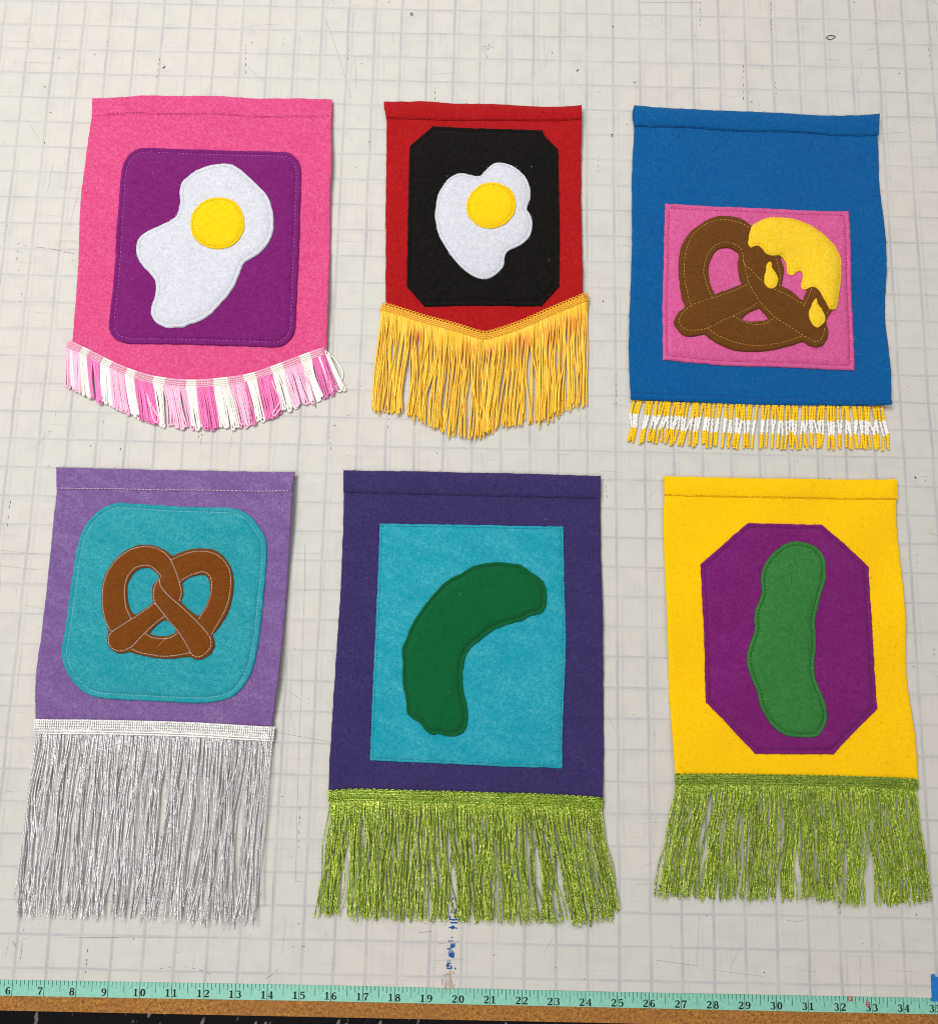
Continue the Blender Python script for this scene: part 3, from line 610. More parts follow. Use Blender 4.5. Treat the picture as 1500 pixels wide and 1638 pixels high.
class Felt:
    """A cut piece of felt: rounded fuzzy edge, sewn grooves, lying on base(P)."""

    def __init__(self, name, loops, t, base, mat, parent, grooves=(), puff=0.0, spacing=0.17, floor=None, extra=None, edge=0.05, seed=1):
        self.loops = [fuzz(l, 0.0055, seed + i) for i, l in enumerate(loops)]
        self.t, self.base, self.grooves, self.puff, self.edge, self.extra = t, base, grooves, puff, edge, extra
        pts, edges = [], []
        for l in self.loops:
            n0 = len(pts)
            pts += l.tolist()
            edges += [(n0 + i, n0 + (i + 1) % len(l)) for i in range(len(l))]
        cand = []
        for i, l in enumerate(self.loops):
            for d in (0.018, 0.05):
                t_ = np.roll(l, -1, 0) - np.roll(l, 1, 0)
                t_ /= np.linalg.norm(t_, axis=1, keepdims=True) + 1e-9
                for sgn in (1, -1):
                    q = l + np.stack([-t_[:, 1], t_[:, 0]], 1) * d * sgn
                    cand.append(q[(loop_dist(q, self.loops) > 0.8 * d) & inside(q, self.loops)])
        for line, dep, wid in grooves:
            ln = resample(line, 0.09)
            t_ = np.gradient(ln, axis=0)
            t_ /= np.linalg.norm(t_, axis=1, keepdims=True) + 1e-9
            for o in (-1.8, -0.8, 0, 0.8, 1.8):
                q = ln + np.stack([-t_[:, 1], t_[:, 0]], 1) * wid * o
                cand.append(q[(loop_dist(q, self.loops) > 0.01) & inside(q, self.loops)])
        lo, hi = self.loops[0].min(0), self.loops[0].max(0)
        g = np.stack(np.meshgrid(np.arange(lo[0], hi[0], spacing), np.arange(lo[1], hi[1], spacing)), -1).reshape(-1, 2)
        g = g + RNG.uniform(-0.3, 0.3, g.shape) * spacing
        g = g[inside(g, self.loops)]
        g = g[loop_dist(g, self.loops) > 0.08]
        for line, dep, wid in grooves:
            if len(g):
                g = g[line_dist(g, np.asarray(line)) > 2.4 * wid]
        cand.append(g)
        pts += np.concatenate(cand).tolist()
        vs, es, fs, *_ = delaunay_2d_cdt([Vector(q) for q in pts], edges, [], 0, 1e-5)
        V = np.array([(q.x, q.y) for q in vs])
        Fc = np.array([f for f in fs if len(f) == 3])
        Fc = Fc[inside(V[Fc].mean(1), self.loops)]
        z = self.top(V)
        bot = base(V) if floor is None else np.full(len(V), floor)
        bot = bot - 0.008
        mb = MB()
        v3 = np.c_[V, z]
        mb.add(v3, Fc)
        cnt = {}
        for a, b, c in Fc.tolist():
            for e in ((a, b), (b, c), (c, a)):
                cnt[e] = 1
        be = [e for e in cnt if (e[1], e[0]) not in cnt]
        vid = sorted({i for e in be for i in e})
        mp = {q: i for i, q in enumerate(vid)}
        nb = len(vid)
        mids = np.c_[V[vid], bot[vid] * 0.45 + z[vid] * 0.55]
        lows = np.c_[V[vid], bot[vid]]
        # the cut edge bulges out a little half-way down
        mb.add(np.r_[v3[vid], mids, lows], [q for a, b in be for q in
               ([mp[b], mp[a], nb + mp[a], nb + mp[b]], [nb + mp[b], nb + mp[a], 2 * nb + mp[a], 2 * nb + mp[b]])])
        self.o = mb.build(name, mat, parent)
        self.bvh = BVHTree.FromPolygons(v3.tolist(), Fc.tolist())
        self.fibres(mat, self.o if parent.parent is None else parent)

    def fibres(self, mat, parent):
        """Loose fibres standing off the cut edge and lying on the face."""
        mb = MB()
        r = np.random.RandomState(len(self.loops[0]))
        todo = []
        for l in self.loops:
            per = np.linalg.norm(np.roll(l, -1, 0) - l, axis=1).sum()
            for i in r.randint(0, len(l), int(per * 9)):
                a, b = l[i], l[(i + 1) % len(l)]
                t = (b - a) / (np.linalg.norm(b - a) + 1e-9)
                todo.append((a + (b - a) * r.rand(), math.atan2(-t[0], t[1]) + r.normal(0, 0.9) + (math.pi if r.rand() < 0.5 else 0), r.uniform(0.03, 0.075), r.uniform(0.35, 1.0)))
        lo, hi = self.loops[0].min(0), self.loops[0].max(0)
        g = r.uniform(lo, hi, (int((hi - lo).prod() * 7), 2))
        for q in g[inside(g, self.loops)]:
            todo.append((q, r.uniform(0, 6.28), r.uniform(0.05, 0.16), 1.0))
        P = np.array([t[0] for t in todo])
        zt, zb = self.top(P), self.base(P)
        for (q, a, L, k), z1, z0 in zip(todo, zt, zb):
            z = z0 + (z1 - z0) * k
            c = r.normal(0, 0.5)
            p1 = q + L * 0.5 * np.array([math.cos(a), math.sin(a)])
            p2 = p1 + L * 0.5 * np.array([math.cos(a + c), math.sin(a + c)])
            mb.tube([(*q, z + 0.002), (*p1, z + 0.012), (*p2, z + 0.006 + 0.01 * r.rand())], (0.0045, 0.004, 0.002), 3, cap=False)
        mb.build('fuzz', mat, parent, kind='stuff')

    def top(self, P):
        P = np.asarray(P, float)
        d = loop_dist(P, self.loops)
        z = self.base(P) + self.t * (1 - 0.5 * (1 - np.clip(d / self.edge, 0, 1))**2)
        if self.puff:
            z = z + self.puff * (1 - np.exp(-d / 0.35))
        for line, dep, wid in self.grooves:
            z = z - dep * np.exp(-(line_dist(P, np.asarray(line)) / wid)**2)
        if self.extra is not None:
            z = z + self.extra(P)
        return z

    def z(self, x, y):
        h = self.bvh.ray_cast(Vector((x, y, 5)), Vector((0, 0, -1)))
        return h[0].z if h[0] is not None else None


def stitches(name, lines, felt, mat, parent, length=0.1, gap=0.045, r=0.012, lift=0.006, skip=0.0, closed=False):
    """A sewn seam: one short thread after another, joined as one part."""
    mb = MB()
    for ln in lines:
        ln = np.asarray(ln)
        if closed:
            ln = np.r_[ln, ln[:1]]
        c = resample(ln, 0.02)
        s = 0.0
        s_all = np.r_[0, np.cumsum(np.linalg.norm(np.diff(c, axis=0), axis=1))]
        while s + length < s_all[-1]:
            L = length * RNG.uniform(0.85, 1.15)
            if RNG.rand() > skip:
                q = np.linspace(s, s + L, 5)
                xy = np.stack([np.interp(q, s_all, c[:, k]) for k in (0, 1)], 1) + RNG.normal(0, 0.003, 2)
                zz = [felt.z(*p) for p in xy]
                if None not in zz:
                    zz = np.array(zz) + lift + np.array([-0.012, 0.002, 0.005, 0.002, -0.012])
                    mb.tube(np.c_[xy, zz], np.array([0.5, 1, 1, 1, 0.5]) * r, 5)
            s += L + gap * RNG.uniform(0.8, 1.2)
    return mb.build(name, mat, parent, kind='stuff')


# ---------------------------------------------------------------- materials
W = (0.86, 0.86, 0.88)
M = {
    'a': felt_mat('pink_felt', srgb('#D83F7B'), srgb('#EC84B0'), 0.42, 0.25),
    'purple': felt_mat('purple_felt', srgb('#741368'), srgb('#9A4690'), 0.26, 0.4, 0.75),
    'white': felt_mat('white_felt', srgb('#C9CBD5'), srgb('#E9EAF1'), 0.6, 0.2, 0.86),
    'yolk': felt_mat('yolk_felt', srgb('#FFC800'), srgb('#FFDE34'), 0.45, 0.2, 0.84),
    'b': felt_mat('red_felt', srgb('#A4090F'), srgb('#C43434'), 0.32, 0.25, 0.8),
    'black': felt_mat('black_felt', srgb('#0E0C0B'), srgb('#33302D'), 0.25, 0.2, 0.8, 0.02, 0.2),
    'c': felt_mat('blue_felt', srgb('#005292'), srgb('#2A80B4'), 0.25, 0.25, 0.85),
    'cpink': felt_mat('rose_felt', srgb('#D45090'), srgb('#E88AB6'), 0.42, 0.2),
    'brown': felt_mat('brown_felt', srgb('#633A10'), srgb('#86592C'), 0.32, 0.25, 0.8),
    'brown2': felt_mat('russet_felt', srgb('#6F3B0C'), srgb('#925A22'), 0.32, 0.25, 0.8),
    'cheese': felt_mat('cheese_felt', srgb('#F4C600'), srgb('#FDE468'), 0.45, 0.2, 0.85),
    'd': felt_mat('lilac_felt', srgb('#6F4D8B'), srgb('#A894BA'), 0.34, 0.75, 0.9, 0.04, 0.45),
    'teal': felt_mat('teal_felt', srgb('#028C9A'), srgb('#70C4CC'), 0.3, 0.6, 0.85, 0.04, 0.6),
    'e': felt_mat('violet_felt', srgb('#30265A'), srgb('#5A5184'), 0.26, 0.4, 0.85, 0.08, 0.4),
    'teal2': felt_mat('turquoise_felt', srgb('#0092A8'), srgb('#6CCBD8'), 0.3, 0.75, 0.85, 0.04, 0.6),
    'dgreen': felt_mat('dark_green_felt', srgb('#035A2E'), srgb('#257F4C'), 0.18, 0.3, 0.85, 0.05, 0.2),
    'f': felt_mat('yellow_felt', srgb('#FFC600'), srgb('#FFD820'), 0.4, 0.15, 0.84),
    'purple2': felt_mat('plum_felt', srgb('#741468'), srgb('#98468F'), 0.26, 0.45, 0.78),
    'green': felt_mat('green_felt', srgb('#2B7431'), srgb('#5A9A58'), 0.34, 0.3, 0.85),
    't_purple': thread_mat('mauve_thread', srgb('#CB82C6'), srgb('#AF5FAC')),
    't_navy': thread_mat('navy_shade_thread', srgb('#022F5E'), srgb('#013060')),
    't_maroon': thread_mat('maroon_shade_thread', srgb('#6E0508'), srgb('#7E0A0C')),
    't_indigo': thread_mat('indigo_shade_thread', srgb('#1A1338'), srgb('#241B48')),
    't_white': thread_mat('white_thread', srgb('#E9E4E0'), srgb('#C9C2BE')),
    't_grey': thread_mat('grey_thread', srgb('#8C8B92'), srgb('#A9A8AE')),
    't_gold': thread_mat('gold_thread', srgb('#E0B75E'), srgb('#B98C3C')),
    't_magenta': thread_mat('magenta_thread', srgb('#A31E5C'), srgb('#8B1A50')),
    't_yolk': thread_mat('ochre_thread', srgb('#D79A00'), srgb('#C08600')),
    't_teal': thread_mat('deep_teal_thread', srgb('#0B6577'), srgb('#084F60')),
    't_teal_l': thread_mat('pale_teal_thread', srgb('#C4E6E6'), srgb('#6FBCC2')),
    't_dgreen': thread_mat('bottle_green_thread', srgb('#033A1E'), srgb('#0A5A30')),
    't_green': thread_mat('leaf_green_thread', srgb('#0B4718'), srgb('#083711')),
    't_pink': thread_mat('pink_thread', srgb('#E77AA4'), srgb('#C2336C')),
    't_plum': thread_mat('plum_thread', srgb('#4A0C44'), srgb('#5A1252')),
    't_black': thread_mat('black_thread', srgb('#0D0B0B'), srgb('#1A1716')),
    'y_cream': thread_mat('cream_yarn', srgb('#FAF5EE'), srgb('#EFE8DD'), 0.45, sheen=0.1),
    'y_lpink': thread_mat('pale_pink_yarn', srgb('#F9C2D8'), srgb('#F2ADCA'), 0.42, sheen=0.1),
    'y_hot': thread_mat('hot_pink_yarn', srgb('#EE80BA'), srgb('#E368AA'), 0.42, sheen=0.1),
    'y_head': thread_mat('pink_gimp_yarn', srgb('#F8C6D6'), srgb('#E892B2'), 0.5),
    'y_gold': thread_mat('golden_yarn', srgb('#FCCB24'), srgb('#EEB30C'), 0.36, stain=srgb('#DC8200'), spec=0.6),
    'y_gold2': thread_mat('golden_gimp_yarn', srgb('#FBBE18'), srgb('#DE980A'), 0.4, spec=0.6),
    'silver': lurex_mat('silver_yarn', srgb('#FFFFFF'), srgb('#D3D2D2'), srgb('#949397'), 0.12, 0.22, 0.475, 28, 0.84),
    'silver2': lurex_mat('silver_gimp_yarn', srgb('#FFFEFA'), srgb('#E9E7E4'), srgb('#B9B7B3'), 0.35, 0.35),
    'lime': lurex_mat('lime_lurex_yarn', srgb('#F4F88A'), srgb('#9AB822'), srgb('#50700C'), 0.25, 0.25),
    'lime_head': lurex_mat('lime_gimp_yarn', srgb('#DCE878'), srgb('#88A220'), srgb('#3E5A0A'), 0.25, 0.3, 0.57),
    'lime_head2': lurex_mat('green_gimp_yarn', srgb('#DCE87C'), srgb('#88A42A'), srgb('#425E0C'), 0.25, 0.3, 0.57),
    'lime2': lurex_mat('green_lurex_yarn', srgb('#F2F88C'), srgb('#98B626'), srgb('#4C6C0E'), 0.25, 0.25),
    'bead_y': flat_mat('yellow_glass_beads', srgb('#FFCE08'), 0.22, 0.5, 0.12),
    'bead_w': flat_mat('white_glass_beads', srgb('#F4F1EC'), 0.22, 0.5, 0.05),
    'tape': flat_mat('mint_tape', srgb('#86C6B1'), 0.4, 0.4, 0.16),
    'print': flat_mat('black_print', srgb('#141818'), 0.6, 0.2),
    'tickp': flat_mat('dark_green_print', srgb('#2C5A50'), 0.6, 0.2),
    'ink': flat_mat('blue_ink', srgb('#11509A'), 0.55, 0.2, 0.15),
    'smear': flat_mat('brown_smear', srgb('#B3A596'), 0.6, 0.2, 0.2),
    'red_ink': flat_mat('red_ink', srgb('#C02A4A'), 0.6, 0.2),
    'mark': flat_mat('dark_marks', srgb('#4A4542'), 0.7, 0.1),
    'scratch': flat_mat('grey_scratches', srgb('#A39C95'), 0.6, 0.2),
    'btape': flat_mat('blue_masking_tape', srgb('#1C72BE'), 0.6, 0.25, 0.15),
    'snip': flat_mat('black_snippet', srgb('#121010'), 0.7, 0.2),
}

# ---------------------------------------------------------------- floor and table
mb = MB()
mb.add([(-260, -240, -34), (280, -240, -34), (280, 200, -34), (-260, 200, -34)], [[0, 1, 2, 3]])
fl = mb.build('floor', mat_floor())
fl['kind'] = 'structure'

table = thing('cutting_table', 'cutting table topped with a scratched white vinyl inch grid and a bare brown board edge', 'table', (5, -17, -0.05))
mb = MB()
mb.box(-40, 50, -35.265, 30, -0.85, -0.05)
board = mb.build('board', mat_board(), table, smooth=False)
mb = MB()
xs = np.linspace(-40, 50, 91)
yl = np.interp(xs, [-40, -9.4, 0.4, 10.2, 20, 50], [-34.33, -34.35, -34.315, -34.335, -34.32, -34.3])
top = [(x, y, 0.0) for x, y in zip(xs, yl)]
low = [(x, y - 0.012, -0.055) for x, y in zip(xs, yl)]
back = [(x, 30, 0.0) for x in xs]
mb.add(top + low + back, [[182 + i, i, i + 1, 183 + i] for i in range(90)] + [[91 + i, 92 + i, 1 + i, i] for i in range(90)])
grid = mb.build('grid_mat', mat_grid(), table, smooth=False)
# the grid is printed on whole inches of the table: move the mesh origin there so that object coordinates say so
for v in grid.data.vertices:
    v.co += Vector((5, -17, -0.05)) * S
grid.location = -Vector((5, -17, -0.05)) * S

mb = MB()
mk = MB()
for ln in Q['scr']:
    p = resample(smooth(ln, False, 0.1), 0.12)
    if RNG.rand() < 0.75:
        mb.ribbon(p, RNG.uniform(0.009, 0.016), 0.004)
    else:
        for i in range(len(p) - 1):
            if RNG.rand() < 0.45:
                mk.ribbon(p[i:i + 2], RNG.uniform(0.007, 0.014), 0.004)


def mark_dot(x, y, r):
    n = 5
    a = np.arange(n) / n * 6.283 + RNG.rand()
    q = np.stack([x + r * RNG.uniform(0.5, 1.2, n) * np.cos(a), y + r * RNG.uniform(0.5, 1.5, n) * np.sin(a), np.full(n, 0.004 + RNG.rand() * 0.001)], 1)
    mk.add(q, [list(range(n))])


for i in range(800):
    x, y = RNG.uniform(-20, 30), RNG.uniform(-34.1, 8)
    mark_dot(x, y, abs(RNG.normal(0, 0.012)) + 0.006)
for i in range(190):
    x, y = RNG.uniform(-20, 30), RNG.uniform(-34, 8)
    n = RNG.randint(1, 7)
    dx = RNG.normal(0, 0.12)
    for k in range(n):
        L = RNG.uniform(0.03, 0.16)
        q = np.array([(x, y), (x + dx * L * 0.5 + RNG.normal(0, 0.004), y - L / 2), (x + dx * L, y - L)])
        mk.ribbon(q, [0.006, RNG.uniform(0.012, 0.028), 0.005], 0.006)
        y -= L + RNG.uniform(0.03, 0.25)
        x += dx * 0.15
        if y < -34.1:
            break
for i in range(400):
    x, y = RNG.uniform(-20, 30), RNG.uniform(-34.1, 8)
    a = RNG.choice([0, math.pi / 2, RNG.uniform(0, 3.14)], p=[0.42, 0.38, 0.2]) + RNG.normal(0, 0.07)
    L = RNG.uniform(0.15, 1.6)
    q = np.array([(x + math.cos(a) * L * t, max(-34.2, y + math.sin(a) * L * t + 0.03 * L * math.sin(t * 3))) for t in (0, 0.3, 0.6, 1)])
    mb.ribbon(q, np.array([0.3, 1, 0.9, 0.3]) * RNG.uniform(0.006, 0.014), 0.003)
mb.build('scratches', M['scratch'], table, smooth=False, kind='stuff')
mk.build('pen_and_cut_marks', M['mark'], table, smooth=False, kind='stuff')
mb = MB()
for i, (ln, wd) in enumerate(Q['ink']):
    p = np.array(ln)
    if len(p) == 2:
        p = np.array([p[0], (p[0] + p[1]) / 2, p[1]])
    ww = wd * RNG.uniform(0.8, 1.1, len(p))
    mb.ribbon(p, ww, 0.008 + 0.0006 * i)
mb.build('ink_writing', M['ink'], table, smooth=False)
mb = MB()
for i in range(26):
    x, y = 4.62 + RNG.normal(0, 0.1), -33.75 - RNG.uniform(0, 0.5)
    mb.ribbon([(x, y), (x + RNG.normal(0, 0.02), y - RNG.uniform(0.05, 0.2))], RNG.uniform(0.02, 0.06), 0.002 + i * 0.00005)
mb.build('brown_smear', M['smear'], table, smooth=False, kind='stuff')

# ---------------------------------------------------------------- measuring tape stuck along the table edge
DIG = {
    '0': [[(.3 + .2 * math.sin(a), .5 + .46 * math.cos(a), .09 + .14 * abs(math.sin(a))) for a in np.linspace(0, 6.2832, 17)]],
    '1': [[(.3, 0, .22), (.3, 1, .2)], [(.04, .04, .09), (.56, .04, .09)], [(.08, .8, .1), (.3, .96, .12)]],
    '2': [[(.08, .72, .15), (.12, .88, .12), (.3, .96, .1), (.47, .86, .18), (.49, .7, .22), (.4, .5, .18), (.2, .28, .1), (.08, .1, .1)], [(.04, .08, .17), (.56, .08, .17)], [(.54, .05, .06), (.58, .28, .06)]],
    '3': [[(.1, .8, .15), (.2, .94, .1), (.34, .96, .1), (.47, .85, .18), (.47, .68, .18), (.32, .53, .08)], [(.32, .53, .08), (.49, .42, .18), (.52, .25, .22), (.42, .06, .12), (.25, .03, .1), (.09, .17, .16)]],
    '4': [[(.42, 0, .2), (.42, 1, .2)], [(.42, .98, .08), (.04, .32, .08)], [(.02, .3, .1), (.62, .3, .1)], [(.25, .03, .08), (.6, .03, .08)]],
    '5': [[(.12, .93, .15), (.52, .93, .15)], [(.13, .98, .08), (.11, .5, .08)], [(.11, .52, .08), (.3, .62, .1), (.5, .5, .2), (.52, .3, .22), (.42, .06, .12), (.25, .03, .1), (.09, .17, .16)]],
    '6': [[(.5, .84, .13), (.36, .96, .09), (.18, .82, .16), (.1, .5, .22), (.13, .2, .2), (.3, .03, .09), (.47, .14, .18), (.5, .32, .2), (.42, .52, .12), (.3, .57, .08), (.15, .42, .1)]],
    '7': [[(.06, .91, .17), (.56, .91, .17)], [(.08, .97, .07), (.06, .68, .07)], [(.55, .9, .09), (.38, .55, .14), (.28, .25, .2), (.28, 0, .22)]],
    '8': [[(.3 + .17 * math.sin(a), .74 + .22 * math.cos(a), .09 + .09 * abs(math.sin(a))) for a in np.linspace(0, 6.2832, 13)], [(.3 + .21 * math.sin(a), .27 + .25 * math.cos(a), .09 + .12 * abs(math.sin(a))) for a in np.linspace(0, 6.2832, 13)]],
}
DIG['9'] = [[(.6 - x, 1 - y, w_) for x, y, w_ in st] for st in DIG['6']]
tape = thing('measuring_tape', 'mint green measuring tape with black numerals stuck along the front edge of the table', 'tape measure', (5, -34.58, -0.05))
tz = -0.026
mb = MB()
tt, tb = np.array(Q['tape_top']), np.array(Q['tape_bot'])
xs = np.linspace(-22, 32, 109)
yt = np.interp(xs, tt[:, 0], tt[:, 1])
yb = np.interp(xs, tb[:, 0], tb[:, 1])
yt = yt + 0.004 * np.sin(xs * 1.3)
n = len(xs)
mb.add([(x, y, tz) for x, y in zip(xs, yt)] + [(x, y, tz) for x, y in zip(xs, yb)] + [(x, y - 0.004, -0.052) for x, y in zip(xs, yb)] + [(x, y + 0.004, -0.052) for x, y in zip(xs, yt)],
       [[n + i, n + i + 1, i + 1, i] for i in range(n - 1)] + [[2 * n + i, 2 * n + i + 1, n + i + 1, n + i] for i in range(n - 1)] + [[i, i + 1, 3 * n + i + 1, 3 * n + i] for i in range(n - 1)])
mb.build('tape_strip', M['tape'], tape, smooth=False)
TX = lambda v: -9.024 + (v - 6) * (19.897 + 9.024) / 29
mb = MB()
glyphs = {}
for k in range(8 * -6, 8 * 46):
    v = k / 8
    x = TX(v)
    y0, y1 = float(np.interp(x, xs, yt)), float(np.interp(x, xs, yb))
    L = (y0 - y1 - 0.004) if k % 8 == 0 else 0.32 if k % 4 == 0 else 0.2 if k % 2 == 0 else 0.135
    mb.ribbon([(x, y0 - 0.004), (x + 0.02 * L, y0 - L)], 0.018 if k % 8 else 0.022, tz + 0.0015)
    if k % 8 == 0 and 5 <= v <= 36:
        s = str(int(v))
        for ch, cx in zip(s, ([-0.115] if len(s) == 1 else [-0.115, 0.105])):
            if ch not in glyphs:
                g = MB()
                for si, st in enumerate(DIG[ch]):
                    q = np.array(st)
                    if len(q) > 3:
                        q = smooth(q, False, 0.1)
                    g.ribbon((q[:, :2] - [0.3, 0.5]) * [0.27, 0.215], q[:, 2] * 0.235, 0.0004 * si)
                go = g.build('numeral', M['print'], None, smooth=False)
                glyphs[ch] = go.data
                COL.objects.unlink(go)
                bpy.data.objects.remove(go)
            o = bpy.data.objects.new('numeral', glyphs[ch])
            COL.objects.link(o)
            o.parent = tape
            o.location = (Vector((x + cx, y0 - 0.315, tz + 0.003)) - Vector(tape['base'])) * S
mb.build('tick_marks', M['tickp'], tape, smooth=False, kind='stuff')
mb = MB()
for i, (x, y) in enumerate(Q['redm']):
    a = np.linspace(0, 6.3, 12)
    mb.ribbon(np.stack([x + 0.055 * np.cos(a), y + 0.07 * np.sin(a)], 1), 0.03, tz + 0.006 + i * 0.0004)
    mb.ribbon([(x + 0.05, y + (0.12 if i == 0 else 0.02)), (x + 0.07, y - 0.09)], 0.025, tz + 0.007)
mb.build('red_pen_mark', M['red_ink'], tape, smooth=False)

mk_ = thing('masking_tape_scrap', 'torn scrap of blue masking tape at the table edge over the tape measure end', 'tape', (19.9, -34, 0))
mb = MB()
prof = [(19.80, -33.72), (19.80, -33.66), (19.86, -33.62), (19.93, -33.62), (19.95, -33.70), (20.9, -33.74), (20.95, -34.42), (19.99, -34.43), (19.90, -34.40), (19.86, -34.43), (19.80, -34.40), (19.76, -34.41), (19.79, -34.34)]
nn = len(prof)
mb.add([(x, y, 0.012) for x, y in prof] + [(x, y, -0.024) for x, y in prof], [list(range(nn))[::-1]] + [[i, (i + 1) % nn, nn + (i + 1) % nn, nn + i] for i in range(nn)])
mb.add([(19.94, -33.74, 0.0135), (20.8, -33.77, 0.0135), (20.8, -33.80, 0.0135), (19.94, -33.765, 0.0135)], [[3, 2, 1, 0]])
mb.build('tape_piece', M['btape'], mk_, smooth=False)

# ---------------------------------------------------------------- thread snippets lying on the grid
SN = ['black thread snippet curled into an eye shaped loop above the blue banner', 'tiny round black thread ring above the red banner', 'short black hook of thread between the red and blue banners nearest the table back', 'short curved black snippet beside the upper left corner of the blue banner', 'small black hook of thread just above the pink banner']
for ln, lb in zip(Q['snip'], SN):
    mb = MB()
    p = smooth(ln, False, 0.03)
    mb.tube(np.c_[p, np.full(len(p), 0.018) + 0.01 * np.sin(np.linspace(0, 3, len(p)))], 0.011, 5)
    o = mb.build('thread_snippet', M['snip'])
    o['label'] = lb
    o['category'] = 'thread'
    o['group'] = 'black thread snippets on the grid'


# ---------------------------------------------------------------- banners
def body_loop(key, bottom):
    """top edge left to right, right edge down, bottom right to left, left edge up"""
    parts = [smooth(Q[key + '_body_top'], False, 0.09), smooth(Q[key + '_body_right'], False, 0.09), np.asarray(bottom), smooth(Q[key + '_body_left'], False, 0.09)]
    out = [parts[0][0]]
    for p in parts:
        for q in p:
            if np.linalg.norm(q - out[-1]) > 0.03:
                out.append(q)
    while np.linalg.norm(out[-1] - out[0]) < 0.03:
        out.pop()
    return np.array(out)


def hem_strip(key, bulge):
    """The folded sleeve along the top edge."""
    tp = smooth(Q[key + '_body_top'], False, 0.09)
    hm = smooth(Q[key + '_hem'], False, 0.09)
    tp = tp + np.array([0, 0.012])
    loop = [q for q in tp] + [q for q in hm[::-1]]
    loop = np.array([q for i, q in enumerate(loop) if i == 0 or np.linalg.norm(q - loop[i - 1]) > 0.03])
    return loop, tp, hm


def banner(key, label, mat, lift, amp, bottom=None, hem_bulge=0.05, seed=3):
    q = np.array(Q[key + '_body_top'] + Q[key + '_body_right'])
    base = (float(q[:, 0].mean()), float(np.array(Q[key + '_body_right'])[:, 1].mean()), 0.0)
    root = thing('felt_banner', label, 'banner', base, 'felt banners laid out in rows on the cutting table')
    if bottom is None:
        c = Curve(Q[key + '_fr'])
        u = np.linspace(0.985, 0.015, 110)
        bottom = c(u) + c.normal(u) * 0.17
    loop = body_loop(key, bottom)
    wv = waves(seed, amp)
    rt, lf = smooth(Q[key + '_body_right'], False, 0.3), smooth(Q[key + '_body_left'], False, 0.3)

    def under(P):
        P = np.asarray(P)
        wob = 0.6 + 0.4 * np.sin(P[:, 1] * 1.1 + seed)
        return 0.004 + wv(P) + lift[1] * wob * np.exp(-line_dist(P, rt) / 0.45) + lift[0] * wob * np.exp(-line_dist(P, lf) / 0.45)
    tp = smooth(Q[key + '_hem'], False, 0.09)
    body = Felt('backing', [loop], 0.07, under, mat, root, spacing=0.2, seed=seed)
    hl, tpl, hml = hem_strip(key, hem_bulge)

    def bul(P):
        a, b = line_dist(P, tpl), line_dist(P, hml)
        u = a / (a + b + 1e-6)
        return hem_bulge * 4 * u * (1 - u)
    hem = Felt('hem', [hl], 0.05 if hem_bulge > 0.03 else 0.022, lambda P: under(P) + 0.07, mat, body.o, extra=bul, spacing=0.12, edge=0.06, seed=seed + 9)
    return root, body, hem


def patch(name, key, body, mat, parent, sew=0.17, holes=(), dep=0.045, puff=0.045, t=0.072, step=0.07, seed=5, grooves=None, fz=True):
    lp = smooth(Q[key], True, step)
    loops = [lp] + [smooth(Q[h], True, 0.06) for h in holes]
    gr = list(grooves or [])
    sl = None
    if sew:
        sl = inset(lp, sew)
        gr.append((np.r_[sl, sl[:1]], dep * 1.25, 0.045))
    f = Felt(name, loops, t, body.top, mat, parent, grooves=gr, puff=puff, spacing=0.16, seed=seed)
    return f, sl


def clumped(n, groups, tight, rng, gaps=()):
    """top parameters 0..1 and where each strand ends, gathered in uneven tufts"""
    u = (np.arange(n) + rng.uniform(-0.35, 0.35, n) + 0.5) / n
    w_ = rng.exponential(1.0, groups + 1) + 0.25
    cuts = np.r_[0, np.cumsum(w_)] / w_.sum()
    for gu, gw_ in gaps:                      # the wide partings the photograph shows
        cuts = cuts[np.abs(cuts - gu) > 0.02]
        cuts = np.sort(np.r_[cuts, gu])
    cuts[0], cuts[-1] = 0, 1
    g = np.clip(np.searchsorted(cuts, u) - 1, 0, len(cuts) - 2)
    c = (cuts[g] + cuts[g + 1]) / 2
    c = c + rng.normal(0, 0.006, len(cuts))[g]
    k = rng.uniform(tight[0], tight[1], len(cuts))[g]
    v = c + (u - c) * k
    for gu, gw_ in gaps:
        v = v + np.sign(u - gu) * gw_ * np.exp(-np.abs(u - gu) / 0.045)
    return u, v, g


